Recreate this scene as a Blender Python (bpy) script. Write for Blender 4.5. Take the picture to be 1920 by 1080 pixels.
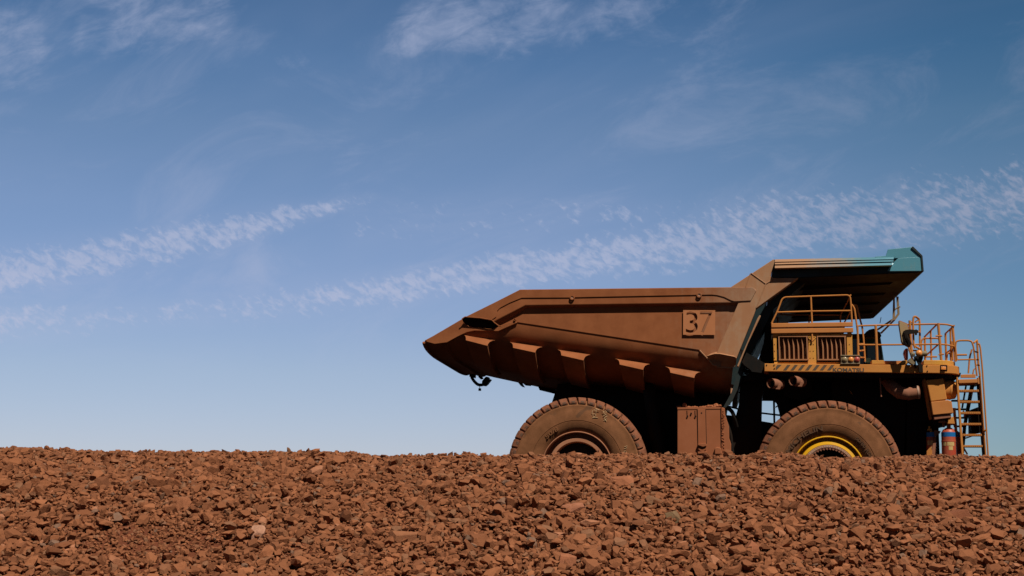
import bpy, bmesh, math, random
import numpy as np
from mathutils import Vector, Matrix
random.seed(7); rng = np.random.default_rng(11)
for o in list(bpy.data.objects): bpy.data.objects.remove(o)
scene = bpy.context.scene
C = scene.collection
R = math.radians

# ------------------------------------------------------------------ camera
FPX = 2667.0                                   # 50 mm on a 36 mm sensor, 1920 px wide
PITCH = math.atan(462.0 / FPX)
cam_d = bpy.data.cameras.new('camera'); cam = bpy.data.objects.new('camera', cam_d); C.objects.link(cam)
cam_d.lens = 50; cam_d.sensor_width = 36; cam_d.clip_end = 6000; cam_d.clip_start = 0.1
cam.location = (0, 0, 0); cam.rotation_euler = (R(90) + PITCH, 0, 0)
scene.camera = cam

# ------------------------------------------------------------------ light
YAW = R(8.5); NOSE = R(1.55)
SUN_EL = R(55.0); SUN_REL = R(35.0)            # azimuth to the right of the truck's side normal
sx = -math.sin(YAW) * math.cos(SUN_REL) + math.cos(YAW) * math.sin(SUN_REL)
sy = -math.cos(YAW) * math.cos(SUN_REL) - math.sin(YAW) * math.sin(SUN_REL)
sun_dir = Vector((sx * math.cos(SUN_EL), sy * math.cos(SUN_EL), math.sin(SUN_EL)))
sd = bpy.data.lights.new('sun', 'SUN'); sun = bpy.data.objects.new('sun', sd); C.objects.link(sun)
sd.energy = 5.0; sd.angle = R(0.5); sd.color = (1.0, 0.93, 0.82)
sun.rotation_euler = sun_dir.to_track_quat('Z', 'Y').to_euler()
sun.location = (20, -30, 40)
scene.view_settings.view_transform = 'Standard'; scene.view_settings.look = 'None'
scene.view_settings.exposure = 0.0; scene.view_settings.gamma = 1.0

# ------------------------------------------------------------------ world: sky and high cloud
def px_dir(u, v):                               # direction through a place in the photograph, as slopes x/y and z/y
    e = 540 - v
    dy = FPX * math.cos(PITCH) - e * math.sin(PITCH)
    return ((u - 960) / dy, (FPX * math.sin(PITCH) + e * math.cos(PITCH)) / dy)
W = bpy.data.worlds.new('World'); scene.world = W; W.use_nodes = True
nt = W.node_tree; nt.nodes.clear()
class NG:
    def __init__(s, nt): s.nt = nt
    def n(s, t, **k):
        x = s.nt.nodes.new(t)
        for a, b in k.items(): setattr(x, a, b)
        return x
    def lk(s, a, b): s.nt.links.new(a, b)
    def val(s, sock, v):
        if hasattr(v, 'is_output') or isinstance(v, bpy.types.NodeSocket): s.lk(v, sock)
        else: sock.default_value = v
    def m(s, op, a, b=None, c=None, clamp=False):
        x = s.n('ShaderNodeMath', operation=op, use_clamp=clamp)
        s.val(x.inputs[0], a)
        if b is not None: s.val(x.inputs[1], b)
        if c is not None: s.val(x.inputs[2], c)
        return x.outputs[0]
    def mr(s, v, a, b, c=0.0, d=1.0, smooth=False):
        x = s.n('ShaderNodeMapRange', interpolation_type='SMOOTHSTEP' if smooth else 'LINEAR')
        s.val(x.inputs['Value'], v); s.val(x.inputs['From Min'], a); s.val(x.inputs['From Max'], b)
        s.val(x.inputs['To Min'], c); s.val(x.inputs['To Max'], d)
        return x.outputs[0]
    def mix(s, f, a, b, bt='MIX'):
        x = s.n('ShaderNodeMix', data_type='RGBA', blend_type=bt)
        s.val(x.inputs[0], f)
        for i, q in ((6, a), (7, b)):
            if isinstance(q, (tuple, list)): x.inputs[i].default_value = (*q[:3], 1)
            else: s.lk(q, x.inputs[i])
        return x.outputs[2]
    def noise(s, vec, scale, detail=3, rough=0.5, dist=0.0):
        x = s.n('ShaderNodeTexNoise'); s.lk(vec, x.inputs['Vector'])
        x.inputs['Scale'].default_value = scale; x.inputs['Detail'].default_value = detail
        x.inputs['Roughness'].default_value = rough; x.inputs['Distortion'].default_value = dist
        return x.outputs['Fac']
    def comb(s, a, b, c=0.0):
        x = s.n('ShaderNodeCombineXYZ'); s.val(x.inputs[0], a); s.val(x.inputs[1], b); s.val(x.inputs[2], c)
        return x.outputs[0]
    def curve(s, v, pts):                       # v in 0..1
        x = s.n('ShaderNodeFloatCurve'); s.lk(v, x.inputs['Value'])
        cu = x.mapping.curves[0]; x.mapping.use_clip = False
        cu.points[0].location = pts[0]; cu.points[1].location = pts[-1]
        for p in pts[1:-1]: cu.points.new(*p)
        x.mapping.update(); return x.outputs[0]
g = NG(nt)
tc = g.n('ShaderNodeTexCoord'); sep = g.n('ShaderNodeSeparateXYZ'); g.lk(tc.outputs['Generated'], sep.inputs[0])
sky = g.n('ShaderNodeTexSky', sky_type='NISHITA', sun_disc=False)
sky.sun_elevation = SUN_EL; sky.sun_rotation = math.atan2(sun_dir.x, sun_dir.y)
sky.air_density = 1.0; sky.dust_density = 0.6; sky.ozone_density = 2.0; sky.altitude = 300
el = g.m('MAXIMUM', sep.outputs[2], 0.0)
ramp = g.n('ShaderNodeValToRGB'); g.lk(el, ramp.inputs[0])
GR = [(0.0, (1.0, 0.90, 1.12)), (0.0632, (1.02, 0.93, 1.09)), (0.1114, (1.06, 0.98, 1.08)), (0.1670, (1.00, 0.965, 1.11)), (0.2221, (0.962, 0.976, 1.101)), (0.2762, (0.868, 0.945, 1.045)), (0.3219, (0.62, 0.83, 0.985)), (0.3628, (0.52, 0.745, 0.91)), (0.42, (0.34, 0.56, 0.68)), (0.6, (0.12, 0.20, 0.26)), (1.0, (0.06, 0.10, 0.14))]  # stops above the frame dimmed to weaken the fill light
SKYRAMP = ramp
cr = ramp.color_ramp
cr.elements[0].position = GR[0][0]; cr.elements[0].color = (*GR[0][1], 1)
cr.elements[1].position = GR[-1][0]; cr.elements[1].color = (*GR[-1][1], 1)
for p_, c_ in GR[1:-1]:
    e_ = cr.elements.new(p_); e_.color = (*c_, 1)
base_sky = g.mix(1.0, sky.outputs[0], ramp.outputs[0], 'MULTIPLY')
sidef = g.mr(sep.outputs[0], 0.02, 0.40, 1.0, 0.74, smooth=True)      # sky colour darkened to the right in place of lens falloff
base_sky = g.mix(1.0, base_sky, g.comb(g.m('MULTIPLY', sidef, sidef), sidef, sidef), 'MULTIPLY')
# cloud sheet in sky directions (x/y, z/y), valid for the half of the sky in front
yy = g.m('MAXIMUM', sep.outputs[1], 0.05)
cu_ = g.m('DIVIDE', sep.outputs[0], yy); cv_ = g.m('DIVIDE', sep.outputs[2], yy)
front = g.mr(sep.outputs[1], 0.3, 0.5)
U0, U1 = -0.55, 0.55
un = g.m('DIVIDE', g.m('SUBTRACT', cu_, U0), U1 - U0)
def band(cpts, wpts, apts):
    def conv(p):
        x, y = px_dir(p[0], p[1]); return ((x - U0) / (U1 - U0), y)
    cc = [conv(p) for p in cpts]
    X = lambda u: (px_dir(u, 500)[0] - U0) / (U1 - U0)
    cen = g.curve(un, cc)
    wid = g.curve(un, [(X(u), w / FPX * 8) for u, w in wpts])     # scaled by 8 to fill the curve's 0..1
    wid = g.m('DIVIDE', wid, 7.6)
    amp = g.curve(un, [(X(u), a) for u, a in apts])
    wob = g.m('MULTIPLY', g.m('SUBTRACT', g.noise(vec_uv, 14, 3, 0.6), 0.5), 0.016)
    d = g.m('ABSOLUTE', g.m('ADD', g.m('SUBTRACT', cv_, cen), wob))
    q = g.m('DIVIDE', d, g.m('MAXIMUM', wid, 0.001))
    return g.m('MULTIPLY', g.mr(q, 1.75, 0.25, smooth=True), amp, clamp=True)
vec_uv = g.comb(cu_, cv_)
ca, sa = math.cos(R(-32)), math.sin(R(-32))
ru = g.m('ADD', g.m('MULTIPLY', cu_, ca), g.m('MULTIPLY', cv_, sa)); rv = g.m('SUBTRACT', g.m('MULTIPLY', cv_, ca), g.m('MULTIPLY', cu_, sa))
vec_st = g.comb(g.m('MULTIPLY', ru, 0.62), g.m('MULTIPLY', rv, 1.15))
ca2, sa2 = math.cos(R(18)), math.sin(R(18))
ru2 = g.m('ADD', g.m('MULTIPLY', cu_, ca2), g.m('MULTIPLY', cv_, sa2)); rv2 = g.m('SUBTRACT', g.m('MULTIPLY', cv_, ca2), g.m('MULTIPLY', cu_, sa2))
vec_wisp = g.comb(g.m('MULTIPLY', ru2, 0.45), rv2)
bA = band([(-400, 560), (0, 512), (200, 478), (400, 440), (550, 405), (660, 378), (800, 372)], [(-400, 60), (0, 48), (200, 42), (400, 36), (550, 24), (650, 13), (760, 6)], [(-400, 1), (0, 1), (450, 1), (640, .8), (700, .35), (800, 0.0), (1900, 0)])
bB = band([(-400, 640), (0, 607), (300, 590), (500, 572), (700, 545), (900, 515), (1100, 485), (1300, 452), (1500, 424), (1700, 402), (1920, 372), (2300, 330)], [(-400, 40), (0, 34), (400, 26), (600, 34), (900, 36), (1100, 42), (1300, 60), (1500, 70), (1700, 72), (1920, 78), (2300, 90)], [(-400, .8), (0, .80), (250, .70), (450, .70), (650, .88), (900, 1.0), (1300, .98), (1600, .92), (1920, .88), (2300, .7)])
bC = band([(-400, 60), (0, 78), (150, 52), (380, 24), (800, -30), (1000, -40), (2300, -60)], [(-400, 90), (0, 84), (200, 88), (380, 76), (500, 50), (2300, 30)], [(-400, .8), (0, .85), (50, .85), (92, .42), (130, .95), (330, .95), (430, .4), (540, 0.0), (2300, 0)])
bD = band([(-400, 130), (480, 115), (640, 85), (800, 50), (1000, 42), (1150, 32), (1300, 5), (2300, -80)], [(-400, 20), (480, 34), (640, 56), (800, 62), (1000, 62), (1150, 56), (1300, 34), (2300, 10)], [(-400, 0), (430, 0), (500, .3), (620, .35), (780, .85), (900, 1.0), (1150, .95), (1260, .6), (1420, .45), (1540, 0), (2300, 0)])
bE = band([(-400, 480), (640, 420), (900, 420), (1100, 400), (1250, 395), (2300, 330)], [(-400, 20), (640, 42), (900, 48), (1100, 32), (1250, 22), (2300, 20)], [(-400, 0), (600, 0), (680, .52), (900, .50), (1120, .62), (1260, .55), (1330, .1), (2300, 0)])
cell = g.noise(vec_st, 170, 4, 0.60, 0.35)
cell2 = g.noise(vec_uv, 48, 4, 0.6, 0.3)
wisp = g.noise(vec_wisp, 60, 6, 0.68, 0.5)
big = g.noise(vec_wisp, 7, 4, 0.55, 0.4)
mAB = g.m('MAXIMUM', g.m('MAXIMUM', bA, bB), bE); mCD = g.m('MAXIMUM', bC, bD)
tex1 = g.m('ADD', g.m('MULTIPLY', cell, 0.72), g.m('MULTIPLY', cell2, 0.28))
thr = g.m('SUBTRACT', 0.69, g.m('MULTIPLY', mAB, 0.32))
c1 = g.mr(g.m('SUBTRACT', tex1, thr), 0.0, 0.23, smooth=True)
c1 = g.m('ADD', g.m('MULTIPLY', c1, g.mr(mAB, 0.0, 0.4)), g.m('MULTIPLY', mAB, 0.16))
tex2 = g.m('ADD', g.m('MULTIPLY', wisp, 0.40), g.m('MULTIPLY', g.noise(vec_uv, 11, 5, 0.62, 0.6), 0.60))
c2 = g.mr(g.m('SUBTRACT', tex2, g.m('SUBTRACT', 0.62, g.m('MULTIPLY', mCD, 0.27))), 0.0, 0.36, smooth=True)
c2 = g.m('MULTIPLY', c2, g.mr(mCD, 0.0, 0.3))
veil = g.mr(g.noise(vec_wisp, 3.2, 5, 0.6, 0.6), 0.42, 0.72, 0.0, 0.15, smooth=True)
wv = g.mr(g.noise(vec_wisp, 13, 7, 0.66, 0.9), 0.48, 0.76, 0.0, 0.30, smooth=True)
veil = g.m('ADD', veil, g.m('MULTIPLY', wv, g.mr(el, 0.10, 0.17)))
ccA = g.m('ADD', g.m('MULTIPLY', c1, 0.60), g.m('MULTIPLY', c2, 0.80))
cov = g.m('MULTIPLY', g.m('ADD', ccA, veil, clamp=True), front, clamp=True)
CLOUD = g.mr(el, 0.05, 0.36)
ccol = g.mix(CLOUD, (6.2, 6.6, 8.6), (3.7, 4.4, 6.4))
ccol = g.mix(1.0, ccol, g.comb(sidef, sidef, sidef), 'MULTIPLY')
final = g.mix(cov, base_sky, ccol)
backf = g.mr(sep.outputs[1], -0.5, 0.25, 0.25, 1.0, smooth=True)  # unseen sky behind the camera dimmed to weaken the fill
final = g.mix(1.0, final, g.comb(backf, backf, backf), 'MULTIPLY')
bg = g.n('ShaderNodeBackground'); g.lk(final, bg.inputs[0]); bg.inputs[1].default_value = 0.085
wo = g.n('ShaderNodeOutputWorld'); g.lk(bg.outputs[0], wo.inputs[0])

# ------------------------------------------------------------------ materials
def mat(name, rough=0.8, metal=0.0, spec=0.3):
    m_ = bpy.data.materials.new(name); m_.use_nodes = True
    q = NG(m_.node_tree); b = m_.node_tree.nodes['Principled BSDF']
    b.inputs['Roughness'].default_value = rough; b.inputs['Metallic'].default_value = metal
    b.inputs['Specular IOR Level'].default_value = spec
    t = q.n('ShaderNodeTexCoord')
    return m_, q, b, t.outputs['Object']
def bump(q, b, h, strength=0.3, dist=0.02):
    x = q.n('ShaderNodeBump'); q.lk(h, x.inputs['Height']); x.inputs['Strength'].default_value = strength
    x.inputs['Distance'].default_value = dist; q.lk(x.outputs[0], b.inputs['Normal'])
DUST = (0.215, 0.065, 0.020)
DUST2 = (0.295, 0.098, 0.034)
def painted(name, col, dust=0.7, dcol=DUST, dcol2=DUST2, rough=0.75, grad=None, spec=0.25, scale=1.0, streak=True):
    """paint under red ore dust; grad = (x_clean, x_dusty) lets the dust thin out along the machine"""
    m_, q, b, oc = mat(name, rough, 0, spec)
    s_ = q.n('ShaderNodeSeparateXYZ'); q.lk(oc, s_.inputs[0])
    fine = q.noise(oc, 9 * scale, 6, 0.65); broad = q.noise(oc, 1.3 * scale, 4, 0.6, 0.3)
    st = q.noise(q.comb(q.m('MULTIPLY', s_.outputs[0], 9.0), q.m('MULTIPLY', s_.outputs[1], 9.0), q.m('MULTIPLY', s_.outputs[2], 0.7)), 1.0, 4, 0.6)
    d = q.m('ADD', q.m('MULTIPLY', broad, 0.55), q.m('MULTIPLY', fine, 0.25))
    d = q.m('ADD', d, q.m('MULTIPLY', st, 0.3 if streak else 0.0))
    if grad:
        gg = q.mr(s_.outputs[0], grad[0], grad[1], 0.0, 1.0)
        f = q.m('ADD', q.m('MULTIPLY', q.m('SUBTRACT', d, 0.5), 1.1), gg, clamp=True)
        f = q.mr(f, 0.25, 0.95, 0.06, 1.0, smooth=True)
    else:
        f = q.mr(d, 0.62 - dust * 0.5, 0.90 - dust * 0.5, smooth=True)
        f = q.m('MULTIPLY', f, min(1.0, 0.55 + dust * 0.5))
    dc = q.mix(q.mr(q.noise(oc, 2.2 * scale, 5, 0.6), 0.3, 0.7), dcol, dcol2)
    speck = q.mr(q.noise(oc, 38 * scale, 2, 0.5), 0.70, 0.78, 0, 0.35)
    dc = q.mix(speck, dc, (0.42, 0.2, 0.1))
    q.lk(q.mix(f, col, dc), b.inputs['Base Color'])
    q.lk(q.mr(f, 0, 1, rough * 0.62, 0.88), b.inputs['Roughness'])
    bump(q, b, q.noise(oc, 60 * scale, 4, 0.7), 0.22, 0.012)
    return m_
M = {}
M['body'] = painted('dusty body paint', (0.33, 0.21, 0.13), grad=(0.4, -4.4), dust=0.95, rough=0.8)
M['strut'] = painted('worn tan body paint', (0.36, 0.22, 0.13), dust=0.55, dcol=(0.32, 0.13, 0.055), dcol2=(0.36, 0.165, 0.075))
M['canopy'] = painted('teal canopy paint', (0.085, 0.245, 0.31), grad=(1.75, -1.2), dcol=(0.32, 0.16, 0.085), dcol2=(0.36, 0.20, 0.11), rough=0.55)
M['teal'] = painted('clean teal paint', (0.085, 0.255, 0.325), dust=0.03, rough=0.55, dcol=(0.25, 0.22, 0.15), dcol2=(0.2, 0.2, 0.16), spec=0.4)
M['shaded_teal'] = painted('shaded teal paint', (0.012, 0.026, 0.028), dust=0.3, dcol=(0.022, 0.014, 0.008), dcol2=(0.03, 0.018, 0.01))  # teal taken near black: shade put into the paint colour
M['orange'] = painted('dusty yellow paint', (0.60, 0.30, 0.04), dust=0.75, dcol=(0.48, 0.175, 0.04), dcol2=(0.54, 0.22, 0.05))
M['rail'] = painted('dusty handrail paint', (0.58, 0.29, 0.04), dust=0.8, dcol=(0.43, 0.150, 0.032), dcol2=(0.48, 0.185, 0.048), scale=2)
M['beam'] = painted('dusted beam paint', (0.55, 0.26, 0.05), dust=0.95, dcol=(0.46, 0.165, 0.042), dcol2=(0.50, 0.20, 0.060))
M['yellow'] = painted('yellow paint', (0.66, 0.32, 0.03), dust=0.55, dcol=(0.50, 0.20, 0.045), dcol2=(0.55, 0.24, 0.055))
M['rimyellow'] = painted('bright rim paint', (0.70, 0.36, 0.012), dust=0.2, dcol=(0.5, 0.25, 0.06), dcol2=(0.5, 0.25, 0.06), rough=0.5)
M['rimbrown'] = painted('dusty rim paint', (0.36, 0.16, 0.08), dust=0.85, dcol=(0.33, 0.13, 0.065), dcol2=(0.38, 0.17, 0.09))
M['tank'] = painted('ore caked steel', (0.30, 0.11, 0.045), dust=0.95, dcol=(0.27, 0.085, 0.032), dcol2=(0.31, 0.105, 0.045))
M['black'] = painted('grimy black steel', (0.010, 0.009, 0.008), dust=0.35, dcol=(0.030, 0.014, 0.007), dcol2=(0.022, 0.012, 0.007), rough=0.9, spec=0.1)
M['pipe'] = painted('rusty pipe steel', (0.25, 0.105, 0.055), dust=0.7, dcol=(0.22, 0.085, 0.045), dcol2=(0.28, 0.115, 0.065), scale=2)
M['silver'] = painted('worn steel', (0.42, 0.32, 0.24), dust=0.6, dcol=(0.35, 0.17, 0.10), dcol2=(0.38, 0.2, 0.13), scale=4)
m_, q, b, oc = mat('rail mouth shade', 1.0, 0, 0.0); b.inputs['Base Color'].default_value = (0.012, 0.007, 0.005, 1); M['mouth_shade'] = m_  # near-black colour standing in for shade inside the rail end
M['plate'] = painted('dusty number plate', (0.42, 0.20, 0.10), dust=0.8, dcol=(0.40, 0.145, 0.055), dcol2=(0.44, 0.17, 0.07))
M['slat'] = painted('dusty louvre slats', (0.34, 0.15, 0.07), dust=0.9, dcol=(0.30, 0.125, 0.055), dcol2=(0.36, 0.16, 0.075))
M['mark'] = painted('faded dark marking', (0.10, 0.068, 0.045), dust=0.25, dcol=(0.15, 0.08, 0.04), dcol2=(0.15, 0.08, 0.04))
M['emboss'] = painted('embossed rubber letters', (0.085, 0.042, 0.022), dust=0.4, dcol=(0.12, 0.055, 0.024), dcol2=(0.12, 0.055, 0.024), scale=3)
M['chalk'] = painted('chalk mark', (0.52, 0.34, 0.18), dust=0.2, dcol=(0.3, 0.17, 0.08), dcol2=(0.3, 0.17, 0.08), scale=6)
M['tan'] = painted('tan steel arm', (0.20, 0.15, 0.085), dust=0.3, dcol=(0.24, 0.14, 0.07), dcol2=(0.24, 0.14, 0.07))
M['mirror_back'] = painted('mirror shell', (0.33, 0.24, 0.12), dust=0.4, dcol=(0.36, 0.21, 0.10), dcol2=(0.36, 0.21, 0.10))
M['red'] = painted('red bottle paint', (0.42, 0.055, 0.025), dust=0.35, dcol=(0.36, 0.10, 0.045), dcol2=(0.38, 0.12, 0.05), rough=0.45, spec=0.5)
M['blue'] = painted('blue band', (0.01, 0.13, 0.36), dust=0.15, dcol=(0.16, 0.14, 0.12), dcol2=(0.16, 0.14, 0.12), scale=5)
M['label'] = painted('paper label', (0.55, 0.38, 0.15), dust=0.25, dcol=(0.3, 0.15, 0.06), dcol2=(0.3, 0.15, 0.06), scale=8)
M['lens_olive'] = painted('clear lens', (0.26, 0.19, 0.10), dust=0.2, dcol=(0.3, 0.18, 0.09), dcol2=(0.3, 0.18, 0.09), rough=0.35)
M['lens_amber'] = painted('amber lens', (0.75, 0.26, 0.06), dust=0.2, dcol=(0.55, 0.24, 0.08), dcol2=(0.55, 0.24, 0.08), rough=0.35)
M['lens_red'] = painted('red lens', (0.42, 0.07, 0.055), dust=0.2, dcol=(0.4, 0.14, 0.08), dcol2=(0.4, 0.14, 0.08), rough=0.35)
m_, q, b, oc = mat('cab glass', 0.08, 0, 0.6); b.inputs['Base Color'].default_value = (0.014, 0.045, 0.058, 1); M['glass'] = m_
# tyre: dust on rubber, rubber showing on the tread shoulder
m_, q, b, oc = mat('dusty tyre rubber', 0.9, 0, 0.15)
n1 = q.noise(oc, 3.0, 6, 0.65, 0.5); n2 = q.noise(oc, 26, 4, 0.7)
c_ = q.mix(q.mr(n1, 0.35, 0.68), (0.155, 0.064, 0.026), (0.24, 0.100, 0.044))
c_ = q.mix(q.mr(n2, 0.6, 0.75, 0, 0.4), c_, (0.26, 0.12, 0.055))
patch = q.m('MULTIPLY', q.mr(q.noise(oc, 1.9, 3, 0.5, 1.2), 0.66, 0.70), 0.5)
c_ = q.mix(patch, c_, (0.075, 0.045, 0.028))
q.lk(c_, b.inputs['Base Color']); bump(q, b, q.noise(oc, 45, 4, 0.7), 0.3, 0.015); M['tyre'] = m_
m_, q, b, oc = mat('tread rubber', 0.9, 0, 0.15)
c_ = q.mix(q.mr(q.noise(oc, 8, 5, 0.7), 0.3, 0.7), (0.155, 0.055, 0.028), (0.27, 0.105, 0.055))
q.lk(c_, b.inputs['Base Color']); bump(q, b, q.noise(oc, 30, 4, 0.7), 0.5, 0.02); M['tread'] = m_
M['lugpatch'] = painted('dark lug pockets', (0.065, 0.045, 0.033), dust=0.4, dcol=(0.14, 0.08, 0.045), dcol2=(0.14, 0.08, 0.045), scale=3)

# ------------------------------------------------------------------ truck frame: x forward, y away from the camera, z up; z=0 at the tyres' foot
TR = 1.73                                       # tyre radius
RV = Vector((1, 0, 0)); FV = Vector((0, math.cos(PITCH), math.sin(PITCH))); UV = Vector((0, -math.sin(PITCH), math.cos(PITCH)))
def ray(u, v): return (FV * FPX + RV * (u - 960) + UV * (540 - v))
ax = Vector((math.cos(YAW) * math.cos(NOSE), -math.sin(YAW) * math.cos(NOSE), -math.sin(NOSE)))
ay = Vector((math.sin(YAW), math.cos(YAW), 0)); az = ax.cross(ay)
hub_w = ray(1556, 885) * (34.2 / FPX)
org = hub_w - az * TR
TM = Matrix(((ax.x, ay.x, az.x, org.x), (ax.y, ay.y, az.y, org.y), (ax.z, ay.z, az.z, org.z), (0, 0, 0, 1)))
TMI = TM.inverted(); cam_l = TMI @ Vector((0, 0, 0))
def P(u, v, y):                                 # point of the plane y (truck frame) seen at that place of the photograph
    d = TMI.to_3x3() @ ray(u, v); t = (y - cam_l.y) / d.y
    return cam_l + d * t
def px_of(p):
    w = TM @ Vector(p); return (960 + FPX * w.dot(RV) / w.dot(FV), 540 - FPX * w.dot(UV) / w.dot(FV))
YC = 3.4; YW = 6.8

WHOLE = {'ore_crust_', 'hazard_stripes', 'lettering', 'chalk_mark', 'ore_crust', 'rung', 'grille_mesh', 'cutter', 'number_plate', 'tread', 'grille', 'weld_seam'}
class MB:
    def __init__(s): s.v = []; s.f = []; s.mi = []; s.cur = 0
    def add(s, vs, fs):
        o = len(s.v); s.v += [tuple(p) for p in vs]; s.f += [tuple(i + o for i in f) for f in fs]; s.mi += [s.cur] * len(fs)
    def prism_xz(s, pts, y0, y1, pts2=None):    # polygon in x,z swept along y
        n = len(pts); b = pts2 or pts
        s.add([(p[0], y0, p[1]) for p in pts] + [(p[0], y1, p[1]) for p in b],
              [tuple(range(n)), tuple(range(2 * n - 1, n - 1, -1))] + [(i, i + n, (i + 1) % n + n, (i + 1) % n) for i in range(n)])
    def prism(s, px, y0, y1, inset=None):       # outline read at depth y0
        pts = [(P(u, v, y0).x, P(u, v, y0).z) for u, v in px]
        s.prism_xz(pts, y0, y1); return pts
    def box(s, u0, v0, u1, v1, y0, y1): return s.prism([(u0, v0), (u1, v0), (u1, v1), (u0, v1)], y0, y1)
    def box3(s, a, b):
        x0, y0, z0 = a; x1, y1, z1 = b
        s.prism_xz([(x0, z0), (x1, z0), (x1, z1), (x0, z1)], y0, y1)
    def prism_xy(s, pts, z0, z1):
        n = len(pts)
        s.add([(p[0], p[1], z0) for p in pts] + [(p[0], p[1], z1) for p in pts],
              [tuple(range(n)), tuple(range(2 * n - 1, n - 1, -1))] + [(i, i + n, (i + 1) % n + n, (i + 1) % n) for i in range(n)])
    def tube(s, pts, r, seg=8, cap=True):
        pts = [Vector(p) for p in pts]; rings = []; n = len(pts); up = None
        for i, p in enumerate(pts):
            t = (pts[min(i + 1, n - 1)] - pts[max(i - 1, 0)]).normalized()
            if up is None:
                up = t.orthogonal().normalized()
            up = (up - t * up.dot(t)).normalized(); w = t.cross(up)
            rr = r[i] if isinstance(r, (list, tuple)) else r
            rings.append([p + (up * math.cos(a) + w * math.sin(a)) * rr for a in [2 * math.pi * k / seg for k in range(seg)]])
        vs = [x for rg in rings for x in rg]; fs = []
        for i in range(n - 1):
            for k in range(seg): fs.append((i * seg + k, i * seg + (k + 1) % seg, (i + 1) * seg + (k + 1) % seg, (i + 1) * seg + k))
        if cap: fs += [tuple(range(seg - 1, -1, -1)), tuple(range((n - 1) * seg, n * seg))]
        s.add(vs, fs)
    def rod(s, a, b, r, seg=8): s.tube([a, b], r, seg)
    def pt(s, pl, r, seg=8, rad=0.0):           # tube through (u, v, y) points with rounded corners
        pts = [P(*p) for p in pl]
        if rad:
            out = [pts[0]]
            for i in range(1, len(pts) - 1):
                a, b_, c = pts[i - 1], pts[i], pts[i + 1]
                d1 = (a - b_); d2 = (c - b_); r1 = min(rad, d1.length * .45, d2.length * .45)
                p1 = b_ + d1.normalized() * r1; p2 = b_ + d2.normalized() * r1
                for k in range(6):
                    t = k / 5; out.append(p1 * (1 - t) ** 2 + b_ * 2 * t * (1 - t) + p2 * t * t)
            out.append(pts[-1]); pts = out
        s.tube(pts, r, seg)
    def lathe(s, prof, c, axis='y', seg=96, close=False):     # prof = [(radius, along)]
        vs = []; n = len(prof)
        for k in range(seg):
            a = 2 * math.pi * k / seg
            for r, t in prof:
                q1, q2 = r * math.cos(a), r * math.sin(a)
                vs.append({'y': (c[0] + q1, c[1] + t, c[2] + q2), 'x': (c[0] + t, c[1] + q1, c[2] + q2), 'z': (c[0] + q1, c[1] + q2, c[2] + t)}[axis])
        fs = []
        m2 = n if close else n - 1
        for k in range(seg):
            for i in range(m2):
                j = (i + 1) % n
                fs.append((k * n + i, k * n + j, ((k + 1) % seg) * n + j, ((k + 1) % seg) * n + i))
        s.add(vs, fs)
    def clusters(s):                            # pieces that do not touch each other
        par = list(range(len(s.v)))
        def find(a):
            while par[a] != a: par[a] = par[par[a]]; a = par[a]
            return a
        for f in s.f:
            for k in f[1:]: par[find(k)] = find(f[0])
        comp = {}
        for i in range(len(s.v)): comp.setdefault(find(i), []).append(i)
        keys = list(comp); A = np.array(s.v)
        bb = [(A[comp[k]].min(0) - 0.012, A[comp[k]].max(0) + 0.012) for k in keys]
        g_ = list(range(len(keys)))
        def fg(a):
            while g_[a] != a: g_[a] = g_[g_[a]]; a = g_[a]
            return a
        for i in range(len(keys)):
            for j in range(i):
                if (bb[i][0] <= bb[j][1]).all() and (bb[j][0] <= bb[i][1]).all(): g_[fg(i)] = fg(j)
        out = {}
        for i, k in enumerate(keys): out.setdefault(fg(i), set()).update(comp[k])
        return list(out.values())
    def build(s, name, material, parent=None, bevel=0.0, smooth=False, angle=35):
        if len(s.v) < 6000 and name not in WHOLE:
            cl = s.clusters()
            if len(cl) > 1:
                first = None
                for c_ in cl:
                    m2 = MB(); o2 = sorted(c_); mp = {k: i for i, k in enumerate(o2)}
                    m2.v = [s.v[k] for k in o2]
                    for f, mi_ in zip(s.f, s.mi):
                        if f[0] in c_: m2.f.append(tuple(mp[k] for k in f)); m2.mi.append(mi_)
                    r_ = m2.build_one(name, material, parent, bevel, smooth, angle); first = first or r_
                return first
        return s.build_one(name, material, parent, bevel, smooth, angle)
    def build_one(s, name, material, parent=None, bevel=0.0, smooth=False, angle=35):
        me = bpy.data.meshes.new(name); me.from_pydata(s.v, [], s.f); me.update()
        mats = material if isinstance(material, (list, tuple)) else [material]
        if len(mats) > 1: me.polygons.foreach_set('material_index', s.mi)
        bm = bmesh.new(); bm.from_mesh(me)
        bmesh.ops.recalc_face_normals(bm, faces=bm.faces); bm.to_mesh(me); bm.free()
        for q_ in mats: me.materials.append(q_)
        o = bpy.data.objects.new(name, me); C.objects.link(o)
        if parent is not None: o.parent = parent
        if smooth:
            for p in me.polygons: p.use_smooth = True
            e = o.modifiers.new('edges', 'EDGE_SPLIT'); e.split_angle = R(angle)
        if bevel:
            bv = o.modifiers.new('bevel', 'BEVEL'); bv.width = bevel; bv.segments = 2; bv.limit_method = 'ANGLE'; bv.angle_limit = R(40)
        return o
def one(fn, name, material, parent, **k):
    b_ = MB(); fn(b_); return b_.build(name, material, parent, **k)
def tag(o, label=None, cat=None, group=None, kind=None):
    if label: o['label'] = label
    if cat: o['category'] = cat
    if group: o['group'] = group
    if kind: o['kind'] = kind
    return o

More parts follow.
